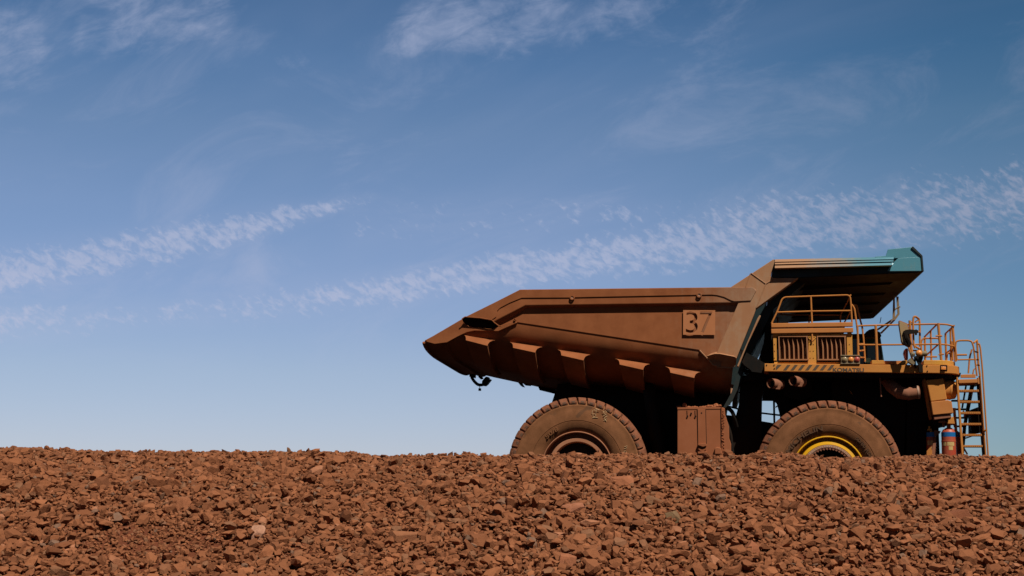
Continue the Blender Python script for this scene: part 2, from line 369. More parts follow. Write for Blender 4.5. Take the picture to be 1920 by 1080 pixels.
def text_mesh(body, bold=0.0, extrude=0.01):
    cu = bpy.data.curves.new('t', 'FONT'); cu.body = body; cu.size = 1.0; cu.offset = bold; cu.extrude = extrude; cu.resolution_u = 4
    o = bpy.data.objects.new('t', cu); C.objects.link(o)
    bpy.context.view_layer.update()
    me = bpy.data.meshes.new_from_object(o.evaluated_get(bpy.context.evaluated_depsgraph_get()))
    bpy.data.objects.remove(o)
    xs = [v.co.x for v in me.vertices]; ys = [v.co.y for v in me.vertices]
    x0, x1, y0, y1 = min(xs), max(xs), min(ys), max(ys)
    vs = [((v.co.x - x0) / (x1 - x0), (v.co.y - y0) / (y1 - y0), v.co.z / extrude) for v in me.vertices]   # 0..1, 0..1, -1..1
    fs = [tuple(p.vertices) for p in me.polygons]
    bpy.data.meshes.remove(me)
    return vs, fs

truck = bpy.data.objects.new('haul_truck', None); C.objects.link(truck); truck.matrix_world = TM
tag(truck, 'huge dusty brown and yellow mining haul truck parked behind the gravel bank', 'truck')

# ================================================================== dump body
def lx(u, v, y=0.12): return P(u, v, y)
YWALL = 0.12
# floor line (side view), read on its far edge, then carried forward
fa, fb = P(893, 699, 5.2), P(1037, 731, 5.2)
fslope = (fb.z - fa.z) / (fb.x - fa.x)
fc = P(1362, 758, 5.2)
def zfloor(x): return fb.z + (fslope if x < fb.x else (fc.z - fb.z) / (fc.x - fb.x)) * (x - fb.x)
st = []       # stations: x_top, z_top, z_seam, x_bot, z_bot
tip = P(797, 641, YWALL)
for u, vt, vs_ in ((797, 638.5, 640.5), (835, 618, 633), (868, 600, 624), (920, 574, 612), (968, 552, 604), (1060, 550, 618), (1160, 549, 633.5), (1250, 548, 647), (1310, 548, 656), (1345, 547, 662)):
    a = P(u, vt, YWALL); s_ = P(u, vs_, YWALL)
    st.append([a.x, a.z, s_.z, a.x, zfloor(a.x)])
st[0][4] = st[0][2] - 0.20; st[1][4] = st[1][2] - 0.34; st[2][4] = min(st[2][4], st[2][2] - 0.42)
top_f = P(1384, 547, YWALL); bot_f = P(1370, 728, 0.9)
st.append([top_f.x, top_f.z, P(1384, 668, YWALL).z, bot_f.x, zfloor(bot_f.x)])
sec = []
NA = 9
for xt, zt, zs, xb, zb in st:
    row = [(xt, YWALL, zt), (xt, YWALL, (zt + zs) / 2), (xt, YWALL, zs)]
    for k in range(1, NA + 1):
        th = math.pi / 2 * k / NA
        yv = YWALL + 1.75 * (1 - math.cos(th)); zv = zs - (zs - zb) * math.sin(th)
        f = (zt - zv) / max(zt - zb, 1e-3)
        row.append((xt + (xb - xt) * max(0, f - 0.35) / 0.65, yv, zv))
    row.append((xb, YC, zb))
    row += [(p[0], YW - p[1], p[2]) for p in reversed(row[:-1])]
    sec.append(row)
mb = MB(); nr = len(sec[0])
mb.add([p for r_ in sec for p in r_], [(i * nr + k, i * nr + k + 1, (i + 1) * nr + k + 1, (i + 1) * nr + k) for i in range(len(sec) - 1) for k in range(nr - 1)])
body = mb.build('dump_body', M['body'], truck, smooth=True, angle=40)
so = body.modifiers.new('thickness', 'SOLIDIFY'); so.thickness = 0.05; so.offset = 0; 
# flat upper side sheet, a hair proud of the curved lower shell
def side_sheet(m_):
    m_.prism([(968, 604), (1310, 656), (1317, 661), (1345, 690), (1350, 690), (1388, 560), (1388, 552), (975, 556), (930, 585), (940, 618)], YWALL - 0.045, YWALL + 0.01)
one(side_sheet, 'side_sheet', M['body'], body, bevel=0.008)

# top side rail: outer face, chamfered underside
def rail_half(m_, ya, mir=False):
    near = [(873, 594), (975, 543), (1411, 538), (1419, 544), (1408, 567), (985, 572.5), (925, 603)]
    far_ = [(875, 612), (975, 547), (1411, 542), (1419, 548), (1408, 572), (987, 580), (936, 610)]
    A = [P(u, v, ya) for u, v in near]; B = [P(u, v, YWALL) for u, v in near]
    B[0] = P(871, 611, YWALL); B[5] = P(988, 580, YWALL); B[4] = P(1400, 574, YWALL); B[6] = P(933, 615, YWALL)
    n = len(A); vs = A + B
    if mir: vs = [Vector((p.x, YW - p.y, p.z)) for p in vs]
    m_.add(vs, [tuple(range(n)), tuple(range(2 * n - 1, n - 1, -1))] + [(i, i + n, (i + 1) % n + n, (i + 1) % n) for i in range(n)])
YR = -0.05
one(lambda m_: rail_half(m_, YR), 'side_rail', M['body'], body, bevel=0.018)
one(lambda m_: rail_half(m_, YR, True), 'side_rail', M['body'], body, bevel=0.018)
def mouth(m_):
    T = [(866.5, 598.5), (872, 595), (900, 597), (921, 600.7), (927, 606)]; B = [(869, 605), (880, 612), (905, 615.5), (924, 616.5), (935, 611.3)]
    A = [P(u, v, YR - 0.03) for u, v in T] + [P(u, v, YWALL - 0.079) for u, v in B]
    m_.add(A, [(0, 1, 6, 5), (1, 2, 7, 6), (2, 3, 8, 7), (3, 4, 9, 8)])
one(mouth, 'rail_mouth_shade', M['mouth_shade'], body)
one(lambda m_: m_.pt([(866, 598, YR - .04), (872, 594, YR - .04), (900, 596.2, YR - .04), (922, 600, YR - .04), (928, 605.6, YR - .04), (936, 611.4, YR - .04), (941, 612.3, YR - .02)], 0.014, 6), 'rail_mouth_lip', M['body'], body)
plate = [(875, 593), (975, 543.5), (1411, 538.5), (1418, 545), (1408, 563.5), (1377, 565), (1370, 563), (1358, 557), (1345, 553.5), (1335, 552.6), (1316, 552.8), (1306, 553), (1080, 557.5), (1066, 558), (978, 558.5), (955, 568), (938, 577), (932, 583), (930.5, 594), (923, 599)]
one(lambda m_: m_.prism(plate, YR - 0.022, YR + 0.01), 'rail_plate', M['body'], body, bevel=0.006)
for u, v in ((1073, 558), (1311, 553.5)):
    c = P(u, v, YR - 0.03)
    one(lambda m_: m_.lathe([(0.030, -0.012), (0.036, -0.026), (0.062, -0.026), (0.068, 0.0)], c, 'y', 20), 'rail_eyelet', M['body'], body, smooth=True)
    one(lambda m_: m_.lathe([(0.0, -0.010), (0.032, -0.010), (0.032, 0.01)], c, 'y', 16), 'rail_hole', M['silver'], body)
c = P(965.5, 599.5, YWALL - 0.06)
one(lambda m_: m_.lathe([(0.0, -0.03), (0.014, -0.03), (0.018, -0.05), (0.032, -0.05), (0.036, 0.03)], c, 'y', 16), 'side_lug', M['body'], body, smooth=True)
# tail mouth lip and tail cheek plates
def tail_plate(m_):
    o_ = [(798, 638), (868, 597), (880, 613), (925, 617), (945, 607), (966, 602), (970, 605), (934, 621), (890, 620), (875, 623), (858, 631), (838, 642), (815, 645), (800, 641)]
    m_.prism(o_, YWALL - 0.075, YWALL + 0.01)
one(tail_plate, 'tail_plate', M['body'], body, bevel=0.01)
# tail lip across the floor
zt0 = st[0]
def tail_lip(m_):
    r0 = sec[0]; m_.tube([(p[0] - 0.02, p[1], p[2] - 0.02) for p in r0[2:-2]], 0.05, 8)
    r1 = sec[1]
    m_.tube([(p[0], p[1], p[2] - 0.03) for p in r1[4:-4]], 0.07, 6)
one(tail_lip, 'tail_lip', M['body'], body)
# bolsters wrapping under the curved side
def zwall(x, arr=2):
    for i in range(len(st) - 1):
        if st[i][0] <= x <= st[i + 1][0]:
            t = (x - st[i][0]) / (st[i + 1][0] - st[i][0]); return st[i][arr] * (1 - t) + st[i + 1][arr] * t
    return st[-1][arr]
def bolster(m_, u0, v0, u1, v1, mir=False):
    a = P(u0, v0, 0.16); b_ = P(u1, v1, 0.16); L_ = b_.x - a.x
    zs = lambda x: zwall(x); 
    # rows: (y, dz below top, inset of the two ends)
    rows = [(0.17, 0.0, 0.0), (0.07, 0.025, 0.055), (-0.03, 0.07, 0.11), (-0.10, 0.13, 0.135), (-0.135, 0.18, 0.145), (-0.08, 0.225, 0.15), (0.09, 0.38, 0.155), (0.32, 0.57, 0.16), (0.62, 0.85, 0.17), (1.05, 1.10, 0.18), (1.9, 1.25, 0.18)]
    vs = []; fs = []
    zf_ = zwall((a.x + b_.x) / 2, 4); sc = (a.z - zf_ + 0.10 - 0.235) / (1.27 - 0.235)
    for k, (yv, dz, ins) in enumerate(rows):
        for (xx, zz) in ((a.x + ins * 0.9, a.z), (b_.x - ins, b_.z)):
            vs.append((xx, yv, zz - (dz if k < 6 else 0.235 + (dz - 0.235) * sc)))
    n = len(rows)
    inn = [(p[0], p[1] + 0.5 if k >= 4 else 0.75, p[2] + 0.1) for k, p in enumerate(vs)]
    if mir: vs = [(p[0], YW - p[1], p[2]) for p in vs]; inn = [(p[0], YW - p[1], p[2]) for p in inn]
    for k in range(n - 1):
        fs.append((2 * k, 2 * k + 1, 2 * k + 3, 2 * k + 2))
        fs.append((2 * k, 2 * k + 2, 2 * n + 2 * k + 2, 2 * n + 2 * k)); fs.append((2 * k + 1, 2 * n + 2 * k + 1, 2 * n + 2 * k + 3, 2 * k + 3))
    m_.add(list(vs) + list(inn), fs)
for u0, v0, u1, v1 in ((868.5, 627.5, 928.5, 638), (956, 641.5, 1017.5, 650.5), (1045.5, 655.5, 1107.5, 665), (1154, 672.5, 1218.5, 682.5), (1248, 687.5, 1313.5, 697.5)):
    one(lambda m_: bolster(m_, u0, v0, u1, v1), 'bolster', M['body'], body, smooth=True, angle=28)
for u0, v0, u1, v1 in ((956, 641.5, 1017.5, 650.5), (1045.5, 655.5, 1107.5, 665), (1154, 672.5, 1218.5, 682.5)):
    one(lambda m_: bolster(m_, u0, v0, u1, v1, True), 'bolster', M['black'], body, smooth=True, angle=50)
# headboard (front wall of the body)
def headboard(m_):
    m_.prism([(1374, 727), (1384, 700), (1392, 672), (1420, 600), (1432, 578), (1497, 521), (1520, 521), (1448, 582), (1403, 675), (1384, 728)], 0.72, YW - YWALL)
one(headboard, 'headboard', M['shaded_teal'], body)
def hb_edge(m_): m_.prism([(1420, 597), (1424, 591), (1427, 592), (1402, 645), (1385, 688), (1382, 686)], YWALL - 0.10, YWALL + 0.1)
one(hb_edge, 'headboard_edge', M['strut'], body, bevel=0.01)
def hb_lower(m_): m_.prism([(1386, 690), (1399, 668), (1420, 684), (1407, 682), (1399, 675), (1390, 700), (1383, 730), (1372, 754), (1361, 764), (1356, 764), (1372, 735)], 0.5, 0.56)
one(hb_lower, 'headboard_flange', M['shaded_teal'], body)
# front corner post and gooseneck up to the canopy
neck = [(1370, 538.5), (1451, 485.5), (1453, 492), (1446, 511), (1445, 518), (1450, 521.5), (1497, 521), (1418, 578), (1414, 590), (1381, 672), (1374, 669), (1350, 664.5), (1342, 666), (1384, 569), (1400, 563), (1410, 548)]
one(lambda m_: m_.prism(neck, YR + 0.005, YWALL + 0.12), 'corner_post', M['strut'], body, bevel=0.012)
one(lambda m_: m_.prism_xz([(P(u, v, 0).x, P(u, v, 0).z) for u, v in neck], YW + 0.05, YW - 0.24), 'corner_post', M['shaded_teal'], body)  # far post coloured dark to read as shaded
def seams(m_):
    for pl in ([(1408, 512), (1436, 532)], [(1436, 532), (1453, 521.5)], [(1436, 532), (1418, 577)], [(1407, 513), (1398, 538)]):
        m_.pt([(u, v, YR - 0.001) for u, v in pl], 0.013, 6)
one(seams, 'weld_seam', M['strut'], body)
def foot(m_):   # flared foot of the post
    A = [P(1324, 668, YR - 0.03), P(1340, 663.5, YR - 0.07), P(1350, 663.5, YR - 0.09), P(1378, 669, YR - 0.06), P(1381, 672, YR - 0.03)]
    B = [P(1330, 672, YWALL + .05), P(1338, 683, YWALL + .1), P(1350, 687.5, YWALL + .1), P(1370, 689, YWALL + .1), P(1380, 684, YWALL + .05)]
    T = [P(1336, 661, YWALL), P(1342, 659, YWALL), P(1350, 658, YWALL), P(1374, 662, YWALL), P(1381, 664, YWALL)]
    vs = T + A + B; fs = []
    for r_ in (0, 5):
        for k in range(4): fs.append((r_ + k, r_ + k + 1, r_ + k + 6, r_ + k + 5))
    m_.add(vs, fs)
one(foot, 'post_foot', M['strut'], body)
one(lambda m_: m_.pt([(1312, 657, .07), (1330, 676, .07), (1337, 684, .07), (1352, 688.5, .08), (1370, 690, .1), (1378, 686, .1)], 0.018, 6), 'weld_seam', M['strut'], body)
# number plate 37
pa, pb = P(1281, 581.5, 0.03), P(1341, 628, 0.03)
me_p = MB(); me_p.box3((pa.x, 0.024, pb.z), (pb.x, 0.036, pa.z)); plate_o = me_p.build('number_plate', M['plate'], body)
cut = MB()
for ch, u0, u1 in (('3', 1286, 1308.5), ('7', 1312.5, 1336)):
    vs, fs = text_mesh(ch, -0.004, 0.5)
    a = P(u0, 624, 0.03); b_ = P(u1, 584.5, 0.03)
    cut.add([(a.x + (b_.x - a.x) * p[0], 0.03 - p[2] * 0.04, a.z + (b_.z - a.z) * p[1]) for p in vs], fs)
cut_o = cut.build('cutter', M['strut'], body)
bo = plate_o.modifiers.new('cut', 'BOOLEAN'); bo.object = cut_o; bo.operation = 'DIFFERENCE'; bo.solver = 'EXACT'
bpy.context.view_layer.update()
nm = bpy.data.meshes.new_from_object(plate_o.evaluated_get(bpy.context.evaluated_depsgraph_get()))
plate_o.modifiers.clear(); plate_o.data = nm; bpy.data.objects.remove(cut_o)
def standoffs(m_):
    for u, v in ((1284, 585), (1338, 585), (1284, 624), (1338, 624)):
        c = P(u, v, 0.03); m_.rod((c.x, 0.035, c.z), (c.x, YWALL - 0.04, c.z), 0.012, 6)
one(standoffs, 'plate_standoff', M['strut'], body)

# canopy
cz_b = P(1730, 509, 0.0).z; cz_t = P(1725, 480, 0.0).z
cxf = P(1730, 500, 0.0).x; cxr = P(1452, 500, 0.0).x
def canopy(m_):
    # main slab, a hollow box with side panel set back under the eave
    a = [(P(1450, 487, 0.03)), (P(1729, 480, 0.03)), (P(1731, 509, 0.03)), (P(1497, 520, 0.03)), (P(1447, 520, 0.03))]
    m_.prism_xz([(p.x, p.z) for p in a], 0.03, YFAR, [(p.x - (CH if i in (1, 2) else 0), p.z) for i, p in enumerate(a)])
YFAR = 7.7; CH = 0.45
one(canopy, 'canopy', M['shaded_teal'], body)  # slab coloured dark so its side reads as shaded
def under(m_):  # dark underside sheet with ribs
    p = [P(1500, 519.5, 0.05), P(1727, 509.5, 0.05)]
    m_.prism_xz([(p[0].x, p[0].z - 0.02), (p[1].x, p[1].z - 0.02), (p[1].x, p[1].z - 0.004), (p[0].x, p[0].z - 0.004)], 0.04, YFAR - 0.01, [(p[0].x, p[0].z - 0.02), (p[1].x - CH, p[1].z - 0.02), (p[1].x - CH, p[1].z - 0.004), (p[0].x, p[0].z - 0.004)])
    for yy_ in (1.3, 2.9, 4.5, 6.1):
        m_.prism_xz([(p[0].x, p[0].z - 0.12), (p[1].x - .6, p[1].z - 0.10), (p[1].x - .5, p[1].z - 0.02), (p[0].x, p[0].z - 0.02)], yy_, yy_ + 0.10)
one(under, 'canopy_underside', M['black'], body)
def eave(m_):
    prof = [(487, 0.03), (491.5, -0.14), (492.5, -0.10), (496, -0.20), (497, -0.16), (503, -0.24), (505.5, -0.15), (500, 0.03)]
    def zz(v, u): return v if u < 1500 else v
    L_ = []; R_ = []
    for v, y in prof:
        L_.append(P(1453, v - 0.5, y)); R_.append(P(1673 if v > 495 else 1676, 481.5 + (v - 487) * 0.97, y))
    n = len(prof); m_.add(L_ + R_, [tuple(range(n)), tuple(range(2 * n - 1, n - 1, -1))] + [(i, (i + 1) % n, (i + 1) % n + n, i + n) for i in range(n)])
one(eave, 'eave_trim', M['canopy'], body)
def torn(m_):
    m_.add([P(1672, 488, -.16), P(1680, 480, -.10), P(1672, 492, -.12), P(1676, 494, -.15), P(1671, 499, -.2), P(1668, 492, -.16), P(1675, 501, -.16)], [(0, 1, 2), (2, 3, 5), (3, 6, 4), (5, 3, 4)])
    m_.prism([(1668, 500), (1684, 484), (1729, 481.5), (1730.5, 508), (1664, 508.5)], -0.005, 0.035)
    m_.prism([(1641, 481), (1661, 479.5), (1665, 467.5), (1710, 463), (1727, 479), (1728, 483), (1642, 485)], 0.0, 0.06)
one(torn, 'front_corner_panel', M['teal'], body, bevel=0.006)
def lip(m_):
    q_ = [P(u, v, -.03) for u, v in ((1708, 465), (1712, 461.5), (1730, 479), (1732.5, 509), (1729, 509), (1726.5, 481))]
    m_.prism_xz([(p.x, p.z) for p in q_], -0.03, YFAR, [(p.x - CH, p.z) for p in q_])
one(lip, 'front_lip', M['shaded_teal'], body, bevel=0.01)
one(lambda m_: m_.prism_xz([(P(u, v, 0).x - CH, P(u, v, 0).z) for u, v in ((1641, 481), (1661, 479.5), (1665, 467.5), (1710, 463), (1727, 479), (1728, 483), (1642, 485))], YFAR - 0.06, YFAR), 'front_corner_panel', M['teal'], body)
# fixture under the tail's far corner
def hook(m_):
    Y = 6.2
    m_.prism([(880, 694), (891, 698), (890, 708), (880, 706)], Y, Y + 0.2)
    m_.pt([(884, 707, Y), (889, 715, Y), (896, 721.5, Y), (904, 722, Y), (910, 719, Y)], 0.045, 8, 0.1)
    m_.prism([(896, 698), (901, 700), (906, 710), (901, 711), (897, 707)], Y, Y + 0.08)
    m_.prism([(903, 722), (904, 714), (911, 706), (916, 707), (916, 711), (920, 711), (913, 720), (909, 723)], Y - 0.1, Y + 0.15)
    m_.pt([(899.3, 722, Y), (899.3, 728, Y)], 0.01, 5)
    m_.prism([(897, 728), (901.5, 728), (901.5, 732.5), (897, 732.5)], Y, Y + 0.07)
one(hook, 'tail_hook', M['black'], body)
def lamps(m_):
    m_.prism([(967, 714), (976, 716), (981, 724), (976, 723), (972, 718)], 5.0, 5.4)
    m_.prism([(980, 717), (994, 719), (993, 722), (983, 721)], 5.0, 5.3)
    m_.prism([(1018, 722), (1040, 728), (1040, 735), (1025, 728)], 5.0, 5.3)
one(lamps, 'tail_lamp_bracket', M['black'], body)

# ================================================================== chassis
def chassis(m_):
    # rear frame and axle mass, seen black under the body
    m_.prism([(1046, 720), (1034, 757), (1008, 800), (1000, 990), (1200, 1000), (1380, 1000), (1360, 780), (1366, 745), (1372, 700), (1320, 690)], 2.3, 4.6)
    # main frame rails
    for ya in (1.6, 4.6):
        x0 = P(1050, 800, 2).x; x1 = P(1735, 800, 2).x
        m_.prism_xz([(x0, 1.3), (x1, 1.3), (x1, 2.05), (-1.4, 2.12), (x0, 2.05)], ya, ya + 0.45)
    # upright between the two gaps
    m_.prism([(1389, 704), (1429, 704), (1429, 752), (1428, 800), (1428, 1000), (1372, 1000), (1372, 781), (1380, 779), (1385, 760), (1388, 730)], 1.3, 2.0)
    # lower sill rising from the tank to the axle
    m_.prism([(1362, 778), (1388, 781), (1430, 790), (1466, 796), (1480, 1000), (1362, 1000)], 1.9, 2.3)
    # sloping shelf from body to deck
    m_.prism([(1388, 654), (1436, 682), (1436, 700), (1410, 697), (1407, 693), (1396, 685), (1392, 680)], 0.35, 0.75)
    m_.prism([(1404, 700), (1440, 697), (1440, 712), (1390, 712), (1398, 706)], 0.6, 1.6)
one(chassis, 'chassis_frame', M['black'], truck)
def hoses(m_):
    m_.pt([(1352, 770, 1.0), (1362, 764, 1.0), (1372, 770, 1.0), (1378, 784, 1.0), (1382, 800, 1.1)], 0.05, 8, 0.2)
    m_.pt([(1352, 784, .9), (1362, 790, .9), (1370, 812, .9), (1374, 850, .9)], 0.04, 8, 0.2)
    m_.pt([(1376, 733, 2.0), (1388, 736, 2.0)], 0.02, 5)
    m_.pt([(1356, 759, 2.0), (1385, 767, 2.0)], 0.024, 5)
    m_.pt([(1364, 762, 1.5), (1366, 752, 1.5), (1372, 744, 1.5)], 0.03, 5)
    m_.pt([(1428, 774.5, 2.0), (1466, 779, 2.0)], 0.024, 5)
    m_.pt([(1451, 745, 2.1), (1452, 800, 2.1)], 0.028, 5)
    m_.pt([(1454, 764, 2.0), (1459, 760, 2.0), (1463, 755, 2.0)], 0.016, 5)
    m_.pt([(1392, 690, .7), (1400, 697, .7), (1410, 699, .7)], 0.05, 6)
    m_.pt([(1396, 700, .7), (1404, 704, .7), (1412, 701, .7)], 0.02, 6)
one(hoses, 'hydraulic_hose', M['black'], truck)
def engine(m_):
    # engine, blower and firewall block under the deck
    m_.prism([(1440, 699), (1752, 699), (1752, 1000), (1500, 1000), (1484, 800), (1476, 716), (1440, 714)], 1.6, 5.3)
    m_.prism([(1430, 704), (1500, 704), (1500, 1000), (1475, 1000), (1466, 796), (1462, 773), (1457, 755), (1450, 749), (1431, 747.5)], 1.6, 1.9)
    m_.prism([(1560, 699), (1735, 699), (1735, 712), (1700, 722), (1690, 1000), (1560, 1000)], 1.15, 1.7)
    m_.prism([(1466, 706), (1520, 706), (1524, 742), (1500, 752), (1470, 742)], 1.2, 1.7)
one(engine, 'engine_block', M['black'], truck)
def hoist(m_):
    a = P(1240, 860, 1.35); b_ = P(1215, 720, 1.35)
    m_.tube([a, (a + b_) / 2, b_], [0.20, 0.20, 0.14], 16)
one(hoist, 'hoist_cylinder', M['black'], truck)

# ================================================================== wheels
def tyre_profile(w):
    return [(0.86, 0.15), (0.90, 0.085), (1.00, 0.03), (1.10, 0.005), (1.13, 0.0), (1.136, 0.012), (1.145, 0.012), (1.152, 0.0), (1.28, 0.0), (1.40, 0.015), (1.50, 0.05), (1.515, 0.045), (1.535, 0.055), (1.60, 0.095), (1.655, 0.16), (1.665, w / 2), (1.655, w - 0.16), (1.60, w - 0.095), (1.5, w - 0.05), (1.28, w), (1.10, w), (0.86, w - .15)]
def make_wheel(c, kind, steer=0.0, w=0.96, near=True, first=True):
    """c = centre of outer sidewall plane"""
    def xf(m_):
        if steer:
            cs, sn = math.cos(steer), math.sin(steer); cy = w / 2
            m_.v = [(x * cs - (y - cy) * sn, x * sn + (y - cy) * cs + cy, z) for x, y, z in m_.v]
        if not near: m_.v = [(x, w - y, z) for x, y, z in m_.v]
        m_.v = [(x + c[0], y + c[1], z + c[2]) for x, y, z in m_.v]
    hb = MB()
    if kind == 'front':
        hb.lathe([(0.0, 0.50), (0.52, 0.50), (0.56, 0.24), (0.50, 0.16), (0.44, 0.34), (0.0, 0.36)], (0, 0, 0), 'y', 64)
    else:
        hb.lathe([(0.0, 0.60), (0.62, 0.60), (0.62, 0.34), (0.0, 0.34)], (0, 0, 0), 'y', 64)
    xf(hb); wheel = hb.build('wheel', M['black'], truck, smooth=True)
    t = MB(); t.lathe(tyre_profile(w), (0, 0, 0), 'y', 128); xf(t)
    tyre = t.build('tyre', M['tyre'], wheel, smooth=True, angle=50)
    # tread lugs
    lg = MB(); N = 44
    for k in range(N):
        a0 = 2 * math.pi * k / N; da = 2 * math.pi / N
        for half in (0, 1):
            A0 = a0 + 0.06 * da + half * 0.5 * da; A1 = a0 + 0.88 * da + half * 0.5 * da
            prof = [(1.555, 0.052), (1.60, 0.040), (1.655, 0.058), (1.715, 0.105), (1.735, 0.17), (1.742, 0.44), (1.60, 0.44), (1.56, 0.12)]
            vs = []; n = len(prof)
            for ai, a in enumerate((A0, (A0 + A1) / 2, A1)):
                for r, y in prof:
                    sk = 0.5 * da * (y / 0.44)
                    vs.append((r * math.cos(a + sk), y if half == 0 else w - y, r * math.sin(a + sk)))
            fs = [tuple(range(n)), tuple(range(3 * n - 1, 2 * n - 1, -1))]
            for q_ in range(2):
                for i in range(n): fs.append((q_ * n + i, q_ * n + (i + 1) % n, (q_ + 1) * n + (i + 1) % n, (q_ + 1) * n + i))
            lg.add(vs, fs)
        # dark block for the pocket below each lug
        am = a0 + 0.50 * da
        rr = [(1.568, 0.0475), (1.632, 0.0475)]
        for (r0, y0), (r1, y1) in ((rr[0], rr[1]),):
            vs = []
            for a in (am - 0.20 * da, am + 0.22 * da):
                for r, y in ((r0, y0 - .006), (r1, y1 - .006), (r1, y1 + .03), (r0, y0 + .03)): vs.append((r * math.cos(a), y, r * math.sin(a)))
            lg.cur = 1; lg.add(vs, [(0, 1, 2, 3), (7, 6, 5, 4), (0, 4, 5, 1), (1, 5, 6, 2), (2, 6, 7, 3), (3, 7, 4, 0)]); lg.cur = 0
    xf(lg); lo = lg.build('tread', [M['tread'], M['lugpatch']], wheel, bevel=0.012)
    rm = MB()
    if kind == 'front':
        rm.lathe([(0.865, 0.20), (0.875, 0.10), (0.87, 0.075), (0.845, 0.07), (0.835, 0.10), (0.81, 0.36), (0.755, 0.38), (0.745, 0.16), (0.735, 0.13), (0.665, 0.11), (0.655, 0.14), (0.60, 0.15), (0.56, 0.26)], (0, 0, 0), 'y', 96)
        mt = M['rimyellow']
    else:
        rm.lathe([(0.87, 0.20), (0.885, 0.10), (0.88, 0.075), (0.862, 0.07), (0.85, 0.10), (0.83, 0.36), (0.735, 0.40), (0.725, 0.18), (0.71, 0.15), (0.635, 0.15), (0.62, 0.19), (0.60, 0.58)], (0, 0, 0), 'y', 96)
        mt = M['rimbrown']
    xf(rm); rm.build('rim', mt, wheel, smooth=True, angle=30)
    if kind == 'front':
        rg = MB(); rg.lathe([(0.652, 0.15), (0.655, 0.100), (0.60, 0.095), (0.56, 0.12), (0.555, 0.24)], (0, 0, 0), 'y', 72)
        for k in range(72):
            a = 2 * math.pi * k / 72
            rg.lathe([(0.0, -0.01), (0.008, -0.01), (0.010, 0.02)], (0.63 * math.cos(a), 0.10, 0.63 * math.sin(a)), 'y', 6)
        xf(rg); rg.build('clamp_ring', M['silver'], wheel, smooth=True)
        bt = MB()
        for k in range(46):
            a = 2 * math.pi * k / 46; cc = (0.55 * math.cos(a), 0.05, 0.55 * math.sin(a))
            bt.lathe([(0.0, 0.0), (0.014, 0.0), (0.016, 0.035), (0.027, 0.037), (0.027, 0.075), (0.014, 0.08)], cc, 'y', 6)
        if near: xf(bt); bt.build('wheel_nut', M['pipe'], wheel)
    else:
        hc = MB(); hc.lathe([(0.0, 0.06), (0.26, 0.07), (0.33, 0.09), (0.355, 0.13), (0.37, 0.36)], (0, 0, 0), 'y', 48)
        for k in range(14):
            a = 2 * math.pi * k / 14
            hc.lathe([(0.0, -0.012), (0.014, -0.012), (0.016, 0.02)], (0.29 * math.cos(a), 0.075, 0.29 * math.sin(a)), 'y', 6)
        xf(hc); hc.build('hub_cap', M['rimbrown'], wheel, smooth=True)
    return wheel, xf
fw = (0.0, 0.0, TR)
rc = P(1081, 872, 0.0); rw = (rc.x, 0.0, TR)
print('REAR', rc, 'rear px', px_of(rw), 'front', px_of(fw))
w1, xf1 = make_wheel(fw, 'front', steer=R(-3.0))
w2, xf2 = make_wheel(rw, 'rear')
make_wheel((rw[0], 1.06, TR), 'rear')
make_wheel((fw[0], YW - 0.96, TR), 'front', near=False, steer=0)
make_wheel((rw[0], YW - 0.96, TR), 'rear', near=False)
def axles(m_):
    m_.tube([(0, 0.55, TR), (0, YW - 0.55, TR)], 0.22, 16); m_.tube([(rw[0], 0.4, TR), (rw[0], YW - 0.4, TR)], 0.58, 24)
one(axles, 'axle', M['black'], truck, smooth=True)
def arc_text(body_, xf, wheel, r, h, a0, a1, y, material, name, bold=0.02, flip=False, th=0.006):
    vs, fs = text_mesh(body_, bold, 0.02); m_ = MB()
    out = []
    for x, yv, z in vs:
        a = a0 + (a1 - a0) * x; rr = r + h * (yv if not flip else 1 - yv)
        out.append((rr * math.cos(a), y - z * th, rr * math.sin(a)))
    m_.add(out, fs); xf(m_); return m_.build(name, material, wheel)
arc_text('MICHELIN', xf1, w1, 1.00, 0.125, R(155), R(97), 0.010, M['emboss'], 'lettering', 0.03, th=0.012)
arc_text('50/80 R57', xf1, w1, 1.01, 0.085, R(52), R(20), 0.012, M['emboss'], 'lettering', 0.02, th=0.010)
arc_text('50/8', xf2, w2, 1.00, 0.10, R(138), R(117), 0.012, M['tyre'], 'lettering', 0.02, th=0.014)
def chalk(m_, strokes):
    for s_ in strokes:
        m_.pt([(u, v, -0.008 if True else 0) for u, v in s_], 0.0085, 5)
for st_ in ([[(1111, 784), (1117, 780), (1117, 776), (1112, 776), (1112, 783), (1121, 783)], [(1110, 776), (1111, 770), (1115, 768), (1118, 773), (1119, 767)], [(1117, 766), (1124, 769)]],
            [[(1130, 771), (1134, 776), (1138, 773), (1135, 770), (1131, 774)], [(1131, 780), (1137, 777)], [(1133, 783), (1139, 780)], [(1132, 789), (1138, 785)], [(1133, 784), (1137, 790)]],
            [[(1171, 838), (1176, 836), (1175, 840), (1170, 842)], [(1166, 848), (1170, 850), (1175, 848), (1172, 845), (1167, 851)]]):
    one(lambda m_: chalk(m_, st_), 'chalk_mark', M['chalk'], w2)

